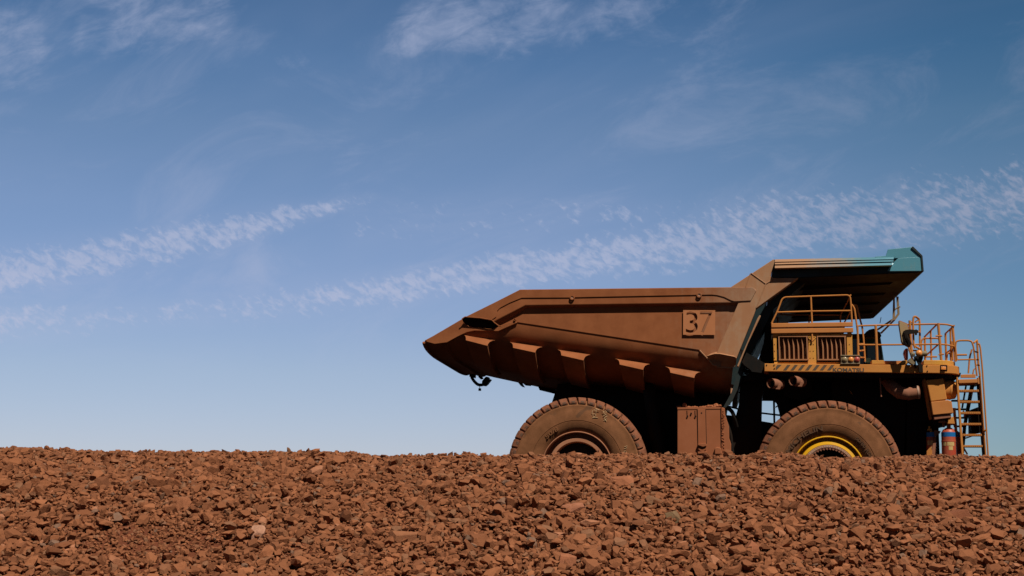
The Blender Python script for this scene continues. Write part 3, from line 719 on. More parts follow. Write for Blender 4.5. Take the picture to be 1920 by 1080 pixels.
# ================================================================== side tank
YT = 0.25
tank = one(lambda m_: m_.prism([(1270, 764), (1352, 763), (1352, 1000), (1270, 1000)], YT, 1.5), 'side_tank', M['tank'], truck, bevel=0.02)
def tank_side(m_): m_.prism([(1352.3, 763.5), (1359, 765), (1360, 778), (1367, 800), (1367.5, 822), (1371, 833), (1371, 1000), (1352.3, 1000)], YT + 0.05, 1.3)
one(tank_side, 'tank_end', M['tank'], tank, bevel=0.015)
def tank_strips(m_):
    m_.prism([(1308, 767), (1322.5, 767), (1324, 832), (1309, 832)], YT - 0.03, YT + 0.01)
    m_.prism([(1270, 764), (1351, 763), (1351, 767), (1270, 768)], YT - 0.012, YT + 0.01)
one(tank_strips, 'tank_strap', M['tank'], tank, bevel=0.006)
def tank_groove(m_):
    for pl in ([(1288, 770), (1288.5, 780)], [(1303, 770), (1303.5, 780)], [(1307, 768), (1308.5, 834)], [(1323, 768), (1324.5, 832)], [(1351.3, 764), (1352.2, 838)]):
        m_.pt([(u, v, YT - 0.004) for u, v in pl], 0.009, 5)
    for u, v in ((1296, 775), (1315.3, 774.5), (1289, 780.3), (1304, 780.3)):
        c = P(u, v, YT - 0.03); m_.lathe([(0.0, -0.003), (0.02, -0.003), (0.02, 0.03)], c, 'y', 10)
one(tank_groove, 'tank_groove', M['black'], tank)
def clod(m_, u, v, y, r, seed):
    rr = random.Random(seed); c = P(u, v, y); bm_v = []
    for i in range(5):
        for k in range(8):
            th = math.pi * (i + .5) / 5; ph = 2 * math.pi * k / 8; q_ = r * rr.uniform(.7, 1.15)
            bm_v.append((c.x + q_ * math.sin(th) * math.cos(ph), c.y + q_ * .8 * math.sin(th) * math.sin(ph), c.z + q_ * .6 * math.cos(th)))
    fs = [(i * 8 + k, i * 8 + (k + 1) % 8, (i + 1) * 8 + (k + 1) % 8, (i + 1) * 8 + k) for i in range(4) for k in range(8)] + [tuple(range(8)), tuple(range(39, 31, -1))]
    m_.add(bm_v, fs)
def crust(m_):
    rr = random.Random(3)
    for i in range(90):
        u = rr.uniform(1271, 1352); h = 1.0 if u < 1320 else 1.0 + 3.0 * math.sin(math.pi * (u - 1320) / 45)
        clod(m_, u, 764 - h * rr.uniform(0, 1), rr.uniform(0.3, 0.6), rr.uniform(0.015, 0.04) * (1 + h * .25), i)
    for i in range(60):
        clod(m_, rr.uniform(1353.5, 1358), rr.uniform(768, 848), YT + 0.045, rr.uniform(0.010, 0.026), 200 + i)
crm = MB(); crust(crm); crm.build_one('ore_crust', M['tank'], tank)['kind'] = 'stuff'
def latch(m_):
    m_.prism([(1308, 832), (1324, 831), (1325, 836), (1318, 838), (1309, 835)], YT - 0.10, YT)
    m_.prism([(1311, 836), (1313, 841), (1317, 843), (1321, 841), (1323, 836), (1324, 843), (1319, 847), (1313, 846), (1309, 842)], YT - 0.06, YT)
    m_.prism([(1308, 847), (1326, 846), (1326, 850), (1309, 851)], YT - 0.08, YT)
one(latch, 'tank_latch', M['tank'], tank, bevel=0.01)
one(lambda m_: m_.prism([(1340, 840), (1345, 838), (1352, 840), (1354, 852), (1340, 852)], YT - 0.09, YT), 'tank_valve', M['tank'], tank, bevel=0.02)
def cap(m_):
    c = P(1283.5, 759.5, YT + 0.2); m_.lathe([(0.0, -0.06), (0.05, -0.06), (0.055, 0.05), (0.0, 0.06)], c, 'y', 14)
one(cap, 'tank_breather', M['tank'], tank, smooth=True)

# ================================================================== deck
YD = -0.06
dz0, dz1 = P(1600, 698, YD).z, P(1600, 683, YD).z
dxr = P(1433.5, 690, YD).x; dxf = P(1803.5, 690, YD).x
RC = 0.42
def rounded(x0, x1, y0, y1, r):
    pts = [(x0, y0)]
    for k in range(9):
        a = -math.pi / 2 + math.pi / 2 * k / 8; pts.append((x1 - r + r * math.cos(a), y0 + r + r * math.sin(a)))
    for k in range(9):
        a = math.pi / 2 * k / 8; pts.append((x1 - r + r * math.cos(a), y1 - r + r * math.sin(a)))
    pts.append((x0, y1)); return pts
def zline(v, y=YD): return lambda u: P(u, v, y).z
deck = MB()
deck.prism_xy(rounded(dxr, dxf, YD, YW - YD, RC), dz0, dz1)
deck = deck.build('deck', M['orange'], truck, bevel=0.012)
def deck_upper(m_):
    x0 = P(1732, 680, YD).x; x1 = P(1796, 680, YD).x
    zt = P(1760, 675, YD).z
    m_.prism_xy(rounded(x0, x1, YD + 0.02, YW - YD - .02, RC), dz1 + 0.002, zt)
one(deck_upper, 'nose_cover', M['yellow'], deck, bevel=0.012)
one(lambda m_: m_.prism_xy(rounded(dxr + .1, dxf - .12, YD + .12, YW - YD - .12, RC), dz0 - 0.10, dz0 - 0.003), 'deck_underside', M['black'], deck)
def deck_bits(m_):
    m_.prism([(1634.5, 675.5), (1657.5, 675.5), (1657.5, 682.8), (1634.5, 682.8)], YD + .03, 0.3)
    m_.prism([(1684, 682.8), (1693, 675.5), (1702, 675.5), (1702, 682.8)], YD + .03, 0.3)
one(deck_bits, 'deck_step', M['yellow'], deck, bevel=0.01)
one(lambda m_: m_.prism([(1657.8, 676.5), (1692, 676.5), (1684, 682.7), (1657.8, 682.7)], YD + .12, 0.3), 'deck_kick_plate', M['beam'], deck)
def stripes(m_):
    for k in range(8):
        u = 1461.5 + k * 13.75 - 7
        pts = [(u, 694.3), (u + 8.0, 684.2), (u + 14.0, 684.2), (u + 6.3, 694.3)]
        if k == 0: pts = [(1454.6, 694.0), (1454.6, 688.5), (1458, 684), (1465.5, 684), (1457.5, 692)]
        m_.prism(pts, YD - 0.004, YD + 0.004)
one(stripes, 'hazard_stripes', M['mark'], deck)
vs, fs = text_mesh('KOMATSU', 0.035, 0.02); a = P(1561.5, 697.2, YD); b_ = P(1620, 690, YD)
one(lambda m_: m_.add([(a.x + (b_.x - a.x) * p[0], YD - 0.003 - p[2] * 0.002, a.z + (b_.z - a.z) * p[1]) for p in vs], fs), 'lettering', M['mark'], deck)
def dbolts(m_):
    for u, v in ((1437.5, 684.5), (1451.5, 684.6), (1452, 691), (1738, 686), (1739, 696)):
        c = P(u, v, YD - 0.008); m_.lathe([(0.0, -0.006), (0.016, -0.006), (0.016, 0.012)], c, 'y', 8)
one(dbolts, 'deck_bolt', M['black'], deck)
ml = one(lambda m_: m_.prism([(1763, 684.5), (1776.5, 684.5), (1776.5, 695), (1763, 695)], YD - 0.010, YD + 0.01), 'marker_light', M['black'], truck, bevel=0.006)
one(lambda m_: m_.prism([(1764.8, 687), (1774, 687.5), (1774, 693.5), (1764.8, 693)], YD - 0.05, YD - 0.008), 'lens', M['lens_amber'], ml, bevel=0.008)

# grille cabinet
YG = 0.05
def cab_frame(m_):
    def bx(a, b_, c, d, y0=YG, y1=YG + 0.12): m_.prism([(a, b_), (c, b_), (c, d), (a, d)], y0, y1)
    bx(1449.3, 625.5, 1597.8, 629.2)
    m_.prism([(1449.5, 629.2), (1456, 629.2), (1456.5, 676), (1451, 676)], YG, YG + 0.12)
    m_.prism([(1516.5, 629.2), (1529.5, 629.2), (1531, 683), (1514.5, 683), (1515, 676)], YG, YG + 0.12)
    m_.prism([(1587.5, 629.2), (1597.9, 629.2), (1599.3, 683), (1589, 683)], YG, YG + 0.12)
    m_.prism([(1451.5, 678.8), (1516, 678.8), (1516, 682.8), (1451.5, 682.8)], YG + .02, YG + 0.1)
    m_.prism([(1530.6, 678.8), (1589, 678.8), (1589, 682.8), (1530.6, 682.8)], YG + .02, YG + 0.1)
    m_.prism([(1452, 625.8), (1458.5, 625.8), (1458, 631), (1450, 631)], YG - .02, YG)
    m_.prism([(1588.5, 623.5), (1597, 623.5), (1597.5, 629.5), (1589, 629.5)], YG - .02, YG)
    m_.prism([(1528.2, 629), (1530.3, 633), (1526, 638), (1522, 639), (1516, 635), (1515, 629)], YG - .02, YG)
cabn = one(cab_frame, 'grille_cabinet', M['yellow'], truck, bevel=0.006)
def cab_box(m_):
    m_.prism([(1446, 606), (1452, 606), (1452, 682.5), (1446, 682.5)], 0.5, 3.0)
    m_.prism([(1450, 570), (1450, 684), (1420, 680), (1434, 637), (1440, 575)], 0.9, 2.6)
    m_.prism([(1450, 627), (1597, 627), (1598, 682.5), (1451.5, 682.5)], YG + 0.14, 2.0)
one(cab_box, 'cabinet_casing', M['black'], cabn)
for (u0, u1) in ((1459.3, 1515), (1531.5, 1586.5)):
    def gframe(m_):
        m_.prism([(u0, 629.5), (u1, 629.5), (u1, 631.6), (u0, 631.6)], YG - .025, YG + .02)
        m_.prism([(u0, 631.6), (u0 + 2.2, 631.6), (u0 + 4, 674), (u0 + 1.6, 674)], YG - .025, YG + .02)
        m_.prism([(u1 - 3.2, 631.6), (u1 - 0.8, 631.6), (u1 + .8, 674), (u1 - 1.6, 674)], YG - .025, YG + .02)
        m_.prism([(u0 + 1, 673), (u1 + 1.2, 673), (u1 + 1.2, 675.4), (u0 + 1.2, 675.4)], YG - .035, YG + .02)
    grm = MB(); gframe(grm)
    for k in range(5):
        uc = u0 + 2 + (u1 - u0 - 4.0) * (k + 1) / 6
        def slat(m_):
            rows = []
            for i in range(9):
                t = i / 8; v = 631.8 + 41.2 * t; bow = 1.7 * math.sin(math.pi * min(1, t * 1.6) / 2)
                rows.append((uc - 1.0 + bow + t * 0.9, v))
            L_ = [P(u - 1.1, v, YG + .0) for u, v in rows]; R_ = [P(u + 0.9, v, YG + .06) for u, v in rows]
            n = 9; vs = L_ + R_ + [p + Vector((0.012, 0.03, 0)) for p in L_] + [p + Vector((0.012, 0.03, 0)) for p in R_]
            fs = [(i, i + 1, n + i + 1, n + i) for i in range(8)] + [(2 * n + i, 3 * n + i, 3 * n + i + 1, 2 * n + i + 1) for i in range(8)] + [(i, 2 * n + i, 2 * n + i + 1, i + 1) for i in range(8)] + [(n + i, n + i + 1, 3 * n + i + 1, 3 * n + i) for i in range(8)]
            m_.add(vs, fs)
        slat(grm)
    grm.build('grille', M['slat'], cabn)
    def mesh_(m_):
        for k in range(26):
            u = u0 + 3 + (u1 - u0 - 5) * k / 25
            m_.pt([(u, 632, YG + 0.10), (u + .9, 673, YG + .10)], 0.0035, 4)
        for k in range(20):
            v = 632.5 + 41 * k / 20; m_.pt([(u0 + 2, v, YG + 0.10), (u1, v, YG + .10)], 0.0035, 4)
    o_ = one(mesh_, 'grille_mesh', M['slat'], cabn)
def cb(m_):
    for u in (1452.3, 1519, 1525, 1592.5):
        for v in (646, 658.5, 671.5):
            c = P(u, v, YG - .001); m_.lathe([(0.0, -0.006), (0.011, -0.006), (0.011, 0.006)], c, 'y', 6)
    for u in (1465, 1477, 1484, 1503, 1537, 1550, 1557, 1576):
        c = P(u, 627.3, YG - .001); m_.lathe([(0.0, -0.006), (0.010, -0.006), (0.010, 0.006)], c, 'y', 6)
    for u, v in ((1518.5, 632), (1526.7, 632), (1519, 638)):
        c = P(u, v, YG - .022); m_.lathe([(0.0, -0.006), (0.012, -0.006), (0.012, 0.006)], c, 'y', 6)
one(cb, 'bolt', M['black'], cabn)
for (v0, v1, u1) in ((604.8, 613.2, 1599.3), (615.4, 624.2, 1600)):
    one(lambda m_: m_.prism([(1446, v0 + 1.2), (u1, v0 - 1), (u1, v1 - 1.2), (1446.3, v1 + 1.0)], -0.02, 0.06), 'walkway_board', M['beam'], truck, bevel=0.012)
one(lambda m_: m_.prism([(1448, 607), (1584, 605), (1584, 622), (1448, 624)], 0.5, 3.2), 'walkway', M['black'], truck)
# upper handrail round the walkway
YU = 0.03
def upper_rail(m_):
    r = 0.021
    m_.pt([(1447, 606, YU), (1458, 583, YU), (1467.5, 557.5, YU), (1520, 555.6, YU), (1594, 553.2, YU), (1595.5, 570, YU), (1597.5, 604, YU)], r, 8, 0.10)
    m_.pt([(1456, 585.6, YU), (1520, 583.7, YU), (1596, 582.6, YU)], r, 8)
    m_.pt([(1520.3, 555, YU), (1522.6, 604.5, YU), (1523, 640, YU - 0.02)], r * 1.05, 8)
    m_.pt([(1448, 605, YU), (1447, 616, YU)], r, 8)
one(upper_rail, 'upper_handrail', M['rail'], truck, smooth=True)
def upper_rail_far(m_):
    r = 0.02
    for Y in (3.3,):
        a = P(1595, 553.2, YU); b_ = P(1467, 557.5, YU); z0 = P(1597, 604, YU).z
        m_.tube([(a.x, YU, a.z), (a.x, Y, a.z), (b_.x, Y, a.z)], r, 8)
        for xx in (a.x, (a.x + b_.x) / 2, b_.x): m_.rod((xx, Y, a.z), (xx, Y, z0), r)
        zz = P(1596, 582.6, YU).z; m_.tube([(a.x, YU, zz), (a.x, Y, zz), (b_.x, Y, zz)], r, 8)
one(upper_rail_far, 'upper_handrail', M['rail'], truck)
# steps from the deck to the walkway
def stairs(m_):
    r = 0.023
    m_.pt([(1597, 571, .10), (1602, 578, .1), (1607, 612, .1), (1609.5, 640, .1), (1610, 682, .1)], r, 8, 0.25)
    m_.pt([(1598, 572, .6), (1606, 572, .6), (1613, 600, .6), (1617, 614, .6), (1620, 645, .6), (1622, 678, .6)], r, 8, 0.25)
    m_.pt([(1610, 645, .1), (1619, 645, .6)], r * .9, 6); m_.pt([(1610, 670, .1), (1621, 670.5, .6)], r * .9, 6)
    m_.pt([(1610, 658, .1), (1620, 657, .6)], r * .9, 6)
one(stairs, 'step_rail', M['rail'], truck, smooth=True)
# light cluster
lb = one(lambda m_: (m_.prism([(1576, 665.5), (1613, 665.5), (1613, 667.5), (1576, 667.5)], -0.100, -0.03), m_.prism([(1577, 667.5), (1612.5, 667.5), (1612.5, 682), (1577, 682)], -0.080, -0.01), m_.prism([(1576, 680.6), (1613, 680.6), (1613, 682.4), (1576, 682.4)], -0.095, -0.03)), 'light_cluster', M['tan'], truck, bevel=0.006)
for uc, mt in ((1584, 'lens_olive'), (1595.8, 'lens_amber'), (1607.3, 'lens_red')):
    c = P(uc, 674, -0.098)
    one(lambda m_: (m_.lathe([(0.0, -0.035), (0.035, -0.03), (0.060, -0.012), (0.066, 0.015)], c, 'y', 24)), 'lens', M[mt], lb, smooth=True)
# main deck handrails, near side
YH = 0.0
def side_rail_(m_):
    r = 0.021
    m_.pt([(1608.5, 611, YH), (1640, 610, YH), (1690, 608.8, YH), (1757, 607.6, YH), (1775, 608.2, YH), (1787.5, 611.6, .25)], r, 8, .12)
    m_.pt([(1610, 646.6, YH), (1640, 646.6, YH), (1700, 646.2, YH), (1757, 645.4, YH), (1775, 646, YH), (1791, 650, .25)], r, 8, .12)
    m_.pt([(1608, 611, YH), (1609.5, 683, YH)], r * 1.2, 8)
    m_.pt([(1642, 610, YH), (1644.8, 677, YH)], r * 1.55, 8)
    m_.pt([(1759.3, 606, YH), (1765, 676, YH)], r * 1.6, 8)
    m_.pt([(1786, 611, .25), (1792, 678, .25)], r * 1.5, 8)
    m_.pt([(1736, 669, YH), (1757, 669, YH)], r, 6)
    m_.pt([(1754.5, 630, -.02), (1766.5, 630, -.02)], r, 6); m_.pt([(1760, 665, -.02), (1770, 664, -.02)], r * .9, 6)
one(side_rail_, 'side_handrail', M['rail'], truck, smooth=True)
def front_rails(m_):       # rails running across the nose
    r = 0.020; z_t = P(1787, 611, .25).z; z_m = P(1791, 650, .25).z; z_b = dz1
    x = P(1789, 630, .25).x
    xi = P(1757, 608, YH).x
    for xx, y1 in ((x, 1.6), (xi, 2.2)):
        for zz in (z_t, z_m):
            m_.tube([(xx, .2 if xx == x else YH, zz), (xx - 0.0, y1, zz)], r, 8)
        m_.tube([(xx, y1, z_t), (xx, y1, z_b)], r * 1.4, 8)
        m_.tube([(xx, y1 * .5, z_t), (xx, y1 * .5, z_b)], r * 1.2, 8)
one(front_rails, 'front_handrail', M['rail'], truck, smooth=True)
def gate_(m_):
    r = 0.021
    m_.pt([(1728, 676, .5), (1727.5, 640, .5), (1731, 634.4, .5), (1757, 634.2, .5), (1763, 636, .5), (1766, 676, .5)], r, 8, .15)
    m_.pt([(1775, 676, .3), (1776, 664, .3), (1779, 661, .3), (1782, 664, .3), (1783, 676, .3)], r, 8, .08)
one(gate_, 'hose_guard', M['rail'], truck, smooth=True)
def mast(m_):
    r = 0.026
    m_.pt([(1706, 601, -.1), (1707.5, 640, -.1), (1710, 664, -.1)], r * 1.25, 8)
    m_.pt([(1716, 653, -.1), (1713, 645, -.1), (1712, 600, -.1), (1713.5, 594, -.1), (1717, 593.6, -.1), (1723, 598, .15), (1724.5, 603, .15), (1725, 650, .15)], r, 8, .08)
    m_.pt([(1713, 646, -.1), (1718, 651, -.1), (1726, 655, .1), (1722, 657, .1)], r, 8, .08)
    m_.pt([(1705, 604, -.1), (1713, 605, -.1)], r * .8, 6); m_.pt([(1716, 604, 0), (1722, 600, .1)], r * .7, 6)
    m_.pt([(1707, 622, -.1), (1724, 622, 0)], r * .8, 6)
    m_.pt([(1704, 657, -.1), (1722, 657.5, 0)], r * .8, 6)
    m_.pt([(1703, 622, -.14), (1704, 652, -.12), (1709, 668, -.1), (1715, 683, -.1)], r * .9, 6)
one(mast, 'mirror_mast', M['rail'], truck, smooth=True)
mir = one(lambda m_: m_.prism([(1684.8, 602), (1686.5, 600.3), (1701, 606), (1704.5, 614), (1708, 646), (1706.5, 651), (1702, 650.5), (1691.5, 645), (1689.5, 640), (1685, 610)], -0.40, -0.33), 'mirror', M['pipe'], truck, bevel=0.02)
one(lambda m_: m_.prism([(1686.4, 604), (1687.4, 602.6), (1700, 607.4), (1703, 615), (1706.6, 645), (1705, 649.4), (1702, 648.6), (1693, 643.6), (1691, 639), (1686.6, 611)], -0.412, -0.402), 'mirror_shell', M['mirror_back'], mir, bevel=0.004)
def mbr(m_):
    m_.prism([(1694, 621), (1698, 618.5), (1706, 617.5), (1722, 619), (1722, 624), (1706, 626), (1696, 627)], -0.47, -0.415)
    m_.pt([(1698, 625, -.44), (1700, 634, -.45), (1704, 640, -.44), (1706, 647, -.43)], 0.05, 6)
    m_.pt([(1697, 640, -.43), (1699, 646, -.43)], 0.03, 6)
    m_.prism([(1716, 618), (1719, 617.5), (1720, 627), (1717, 627)], -0.2, -0.05)
one(mbr, 'mirror_bracket', M['black'], mir)
# round work lamps
lmp = MB(); c = P(1723.5, 662, -0.35); c2 = P(1711.5, 664, -0.25); c3 = P(1731, 663, -0.2)
lmp.lathe([(0.0, -0.02), (0.066, -0.02), (0.082, -0.005), (0.084, 0.03), (0.06, 0.10), (0.0, 0.12)], c, 'y', 28)
lmp.lathe([(0.0, -0.04), (0.05, -0.02), (0.062, 0.04), (0.04, 0.1), (0, .1)], c2, 'y', 24)
lmp.lathe([(0.0, -0.06), (0.065, -0.05), (0.072, 0.0), (0.06, 0.09), (0, 0.1)], c3, 'x', 24)
lmp = lmp.build('work_lamp', M['tan'], truck, smooth=True)
one(lambda m_: m_.lathe([(0.0, -0.05), (0.045, -0.042), (0.068, -0.021)], c, 'y', 28), 'lens', M['lens_amber'], lmp, smooth=True)
def lampbr(m_):
    m_.prism([(1717, 667), (1731, 667), (1731, 671), (1727, 683), (1730, 683), (1731, 698), (1724, 698), (1722, 683), (1718, 675)], -0.16, -0.08)
    m_.prism([(1714, 668), (1717, 668), (1718, 690), (1715, 690)], -0.16, -0.1)
one(lampbr, 'lamp_bracket', M['black'], truck)
one(lambda m_: m_.prism([(1705, 673), (1708, 671), (1716, 680), (1713, 684), (1703, 678)], -0.35, -0.15), 'lamp_bracket', M['tan'], truck)
def canbag(m_): m_.prism([(1696, 656), (1699, 652.5), (1703, 653), (1703, 675), (1698, 675), (1694.5, 662)], 0.02, 0.22)
one(canbag, 'fuel_can', M['red'], truck, bevel=0.03)

# cab, on the far half of the deck
YCB = 3.9
cabp = [(1612, 626), (1651, 625.5), (1653, 629), (1650, 634), (1651, 636), (1657.5, 686), (1610, 686)]
cab = one(lambda m_: m_.prism([(1596, 626), (1651.5, 625.3), (1653, 629.5), (1650.5, 633.8), (1596, 634)], YCB, 6.4), 'cab', M['black'], truck, bevel=0.02)
one(lambda m_: m_.prism([(1596, 634), (1650, 634), (1658, 692), (1596, 692)], YCB + .05, 6.3), 'cab_glass', M['glass'], cab, bevel=0.02)
def pil(m_):
    m_.pt([(1648.8, 634, YCB), (1657.3, 692, YCB)], 0.035, 6); m_.pt([(1622, 634, YCB), (1624, 692, YCB)], 0.05, 6)
one(pil, 'cab_pillar', M['shaded_teal'], cab)
one(lambda m_: m_.prism([(1623, 671.5), (1632.5, 671), (1632.5, 678.5), (1623, 679)], 1.2, 1.3), 'cab_step_box', M['teal'], cab)
def mastarm(m_):
    Y = 3.2
    m_.prism([(1638, 621), (1674, 597), (1678, 596.5), (1670, 604), (1644, 620.5)], Y, Y + 0.1)
    m_.prism([(1650, 624), (1677, 598), (1679, 600), (1654, 625)], Y + .1, Y + .2)
    m_.prism([(1674, 598), (1675, 556), (1678, 556), (1678.5, 595)], Y, Y + .06)
    m_.prism([(1681, 556), (1685, 556), (1687, 589), (1679, 600), (1675, 600), (1683, 587)], Y, Y + .06)
    m_.pt([(1676, 582, Y), (1684, 576, Y), (1688, 575, Y)], .02, 6)
one(mastarm, 'light_mast', M['tan'], cab)
def mastbase(m_):
    Y = 3.2
    m_.prism([(1620, 627), (1624, 622), (1630, 618), (1638, 616), (1646, 621), (1652, 624), (1646, 632), (1622, 632)], Y, Y + .4)
    m_.pt([(1652, 595, Y), (1650, 606, Y)], .012, 4)
one(mastbase, 'mast_base', M['black'], cab)

# ================================================================== under the deck, front end
def stack(m_, c, tilt):
    m_.tube([c + Vector((-0.05, -0.12, -0.01)), c + Vector((0.06, 0.1, 0.01)), c + Vector((0.14, 0.5, 0.02))], 0.135, 24, cap=False)
    m_.tube([c + Vector((-0.045, -0.115, -0.01)), c + Vector((0.055, 0.1, 0.01)), c + Vector((0.13, 0.5, 0.02))], 0.122, 24, cap=False)
for i_, (u, v) in enumerate(((1450, 719.5), (1491.5, 714.5))):
    c = P(u, v, 0.02)
    ob = MB()
    dr = Vector((0.62, 0.78, 0.03)).normalized()
    prof = [c - dr * .10, c + dr * 0.02, c + dr * 0.30]
    ob.tube(prof, 0.125, 28, cap=False); ob.tube([p for p in prof], 0.108, 28, cap=False)
    e_ = ob.build('exhaust_outlet', M['pipe'], truck, smooth=True)
    one(lambda m_: m_.tube([c + dr * 0.05, c + dr * 0.34], 0.107, 20), 'outlet_bore', M['black'], e_)
    one(lambda m_: (m_.prism([(u + 6, v + 2), (u + 14, v + 0), (u + 15.5, v + 4), (u + 12, v + 11), (u + 3, v + 10), (u + 8, v + 7)], -.02, .1)), 'clamp', M['pipe'], e_, bevel=0.01)
def duct(m_):
    pts = [(1660, 708, 1.0), (1672, 725, .55), (1688, 736.5, .22), (1703, 738.5, .15), (1720, 735.5, .18), (1724, 735, .18)]
    m_.pt(pts, 0.155, 24)
one(duct, 'air_duct', M['pipe'], truck, smooth=True)
one(lambda m_: m_.pt([(1719.3, 735.6, .18), (1722.5, 735.2, .18)], 0.168, 24), 'duct_clamp', M['silver'], truck, smooth=True)
one(lambda m_: m_.pt([(1650, 706, .25), (1652.5, 744, .25)], 0.016, 6), 'drain_pipe', M['pipe'], truck)
one(lambda m_: (m_.prism([(1593, 732), (1597, 736), (1599, 740), (1596, 738)], 1.1, 1.14), m_.prism([(1574.5, 710), (1576.5, 710), (1576.5, 712), (1574.5, 712)], 1.1, 1.14)), 'wiring_clip', M['yellow'], truck)
# dark front support column
def frontcol(m_):
    m_.prism([(1700, 699), (1742, 699), (1760, 800), (1768, 1000), (1700, 1000)], 1.1, 5.7)
    m_.prism([(1745, 784), (1776, 778), (1780, 796), (1764, 800), (1752, 796)], 0.35, 1.0)
    m_.prism([(1776, 699), (1802, 699), (1800, 706), (1792, 712), (1776, 708)], 0.3, 5.5)
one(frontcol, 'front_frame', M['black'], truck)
def radiator(m_): m_.prism([(1731, 712), (1734, 709), (1736, 713), (1748, 786), (1745, 786)], 0.22, 0.5)
ac = one(lambda m_: m_.prism([(1737, 712.5), (1769, 709), (1776, 749), (1745.5, 753)], 0.1, 0.8), 'air_cleaner', M['orange'], truck, bevel=0.02)
one(radiator, 'side_flange', M['rail'], ac, bevel=0.01)
one(lambda m_: m_.prism([(1745.6, 753.4), (1777, 750), (1784.5, 752.5), (1788, 774.5), (1749.5, 778.2)], 0.08, 0.82), 'lower_housing', M['beam'], ac, bevel=0.015)
one(lambda m_: m_.prism([(1751, 780), (1783, 776.2), (1784, 783), (1752, 787)], 0.12, 0.6), 'housing_flange', M['pipe'], ac, bevel=0.01)
one(lambda m_: m_.prism([(1779, 784), (1788, 781), (1790.5, 795), (1777, 794.5)], 0.15, 0.6), 'housing_bracket', M['orange'], ac, bevel=0.01)
def drum(m_):
    c = P(1768.5, 731, 0.45)
    m_.lathe([(0.0, 0.0), (0.235, 0.0), (0.235, 0.13), (0.243, 0.135), (0.243, 0.165), (0.232, 0.17), (0.215, 0.27), (0.17, 0.30), (0, 0.31)], c, 'x', 40)
one(drum, 'intake_drum', M['orange'], ac, smooth=True)
def dome(m_): c = P(1767.5, 790.5, 0.3); m_.lathe([(0.0, 0.055), (0.05, 0.045), (0.10, 0.0), (0.09, -0.03), (0.0, -0.04)], c, 'z', 20)
one(dome, 'filter_cup', M['pipe'], ac, smooth=True)
# fire suppression bottles
def bottle(u, v_top, u_r, y, lab=True):
    c = P(u, v_top, y); r = P(u + u_r, v_top, y).x - c.x; zb = P(u, 868, y).z - c.z
    o_ = one(lambda m_: m_.lathe([(0.0, 0.02), (r * .35, 0.01), (r * .8, -0.04), (r, -0.11), (r, -0.295), (r * 1.03, -0.30), (r * 1.03, -0.335), (r, -0.34), (r, zb), (0, zb)], c, 'z', 36), 'fire_bottle', M['red'], truck, smooth=True)
    z1 = P(u, 811, y).z - c.z; z2 = P(u, 819.5, y).z - c.z
    one(lambda m_: m_.lathe([(r * 1.0, z1), (r * 1.012, z1), (r * 1.012, z2), (r * 1.0, z2)], c, 'z', 36), 'bottle_band', M['blue'], o_, smooth=True)
    z1 = P(u, 826.5, y).z - c.z; z2 = P(u, 836.5, y).z - c.z
    def arc(m_, a0, a1, za, zb_):
        n = 10; vs = []
        for i in range(n + 1):
            a = a0 + (a1 - a0) * i / n
            for rr_ in (r * 1.0, r * 1.014):
                for z in (za, zb_): vs.append((c.x + rr_ * math.cos(a), c.y + rr_ * math.sin(a), c.z + z))
        fs = []
        for i in range(n): b0 = i * 4; fs += [(b0 + 2, b0 + 3, b0 + 7, b0 + 6), (b0, b0 + 2, b0 + 6, b0 + 4), (b0 + 1, b0 + 5, b0 + 7, b0 + 3)]
        m_.add(vs, fs)
    if lab:
        one(lambda m_: (arc(m_, R(205), R(240), z1, z2), arc(m_, R(247), R(302), z1, z2)), 'bottle_label', M['label'], o_)
        one(lambda m_: arc(m_, R(258), R(290), P(u, 837.5, y).z - c.z, P(u, 844.5, y).z - c.z), 'bottle_label', M['label'], o_)
    return o_, c, r
o_, c, r = bottle(1779, 803, 14.2, 0.35)
one(lambda m_: (m_.tube([c, c + Vector((0, 0, .10))], .05, 10), m_.tube([c + Vector((-.12, 0, .02)), c + Vector((-.12, 0, .12))], .03, 8), m_.tube([c + Vector((0, 0, .08)), c + Vector((.1, 0, .1)), c + Vector((.16, 0, .05))], .022, 8)), 'bottle_valve', M['pipe'], o_)
o2, c_b, r = bottle(1791, 808, 11, 0.75, False)
o3, c_c, r = bottle(1746, 812, 9, 0.6, True)
one(lambda m_: (m_.tube([c_c, c_c + Vector((0, 0, .06))], .03, 8), m_.prism([(1740, 804), (1747, 804), (1747, 807), (1740, 807)], .55, .65), m_.prism([(1741, 799), (1744, 799), (1744, 804), (1741, 804)], .55, .6)), 'bottle_valve', M['yellow'], o3)
one(lambda m_: (m_.prism([(1749, 812), (1753, 807), (1764, 808), (1762, 813), (1754, 818), (1751, 824)], .5, .56), m_.prism([(1752, 821), (1756, 818), (1752, 870), (1744, 870), (1748, 840)], 0.45, .5)), 'bottle_bracket', M['pipe'], truck)
one(lambda m_: m_.prism([(1738, 846), (1745, 838), (1748, 845), (1748, 870), (1737, 870)], .3, .4), 'step_bracket', M['rail'], truck)

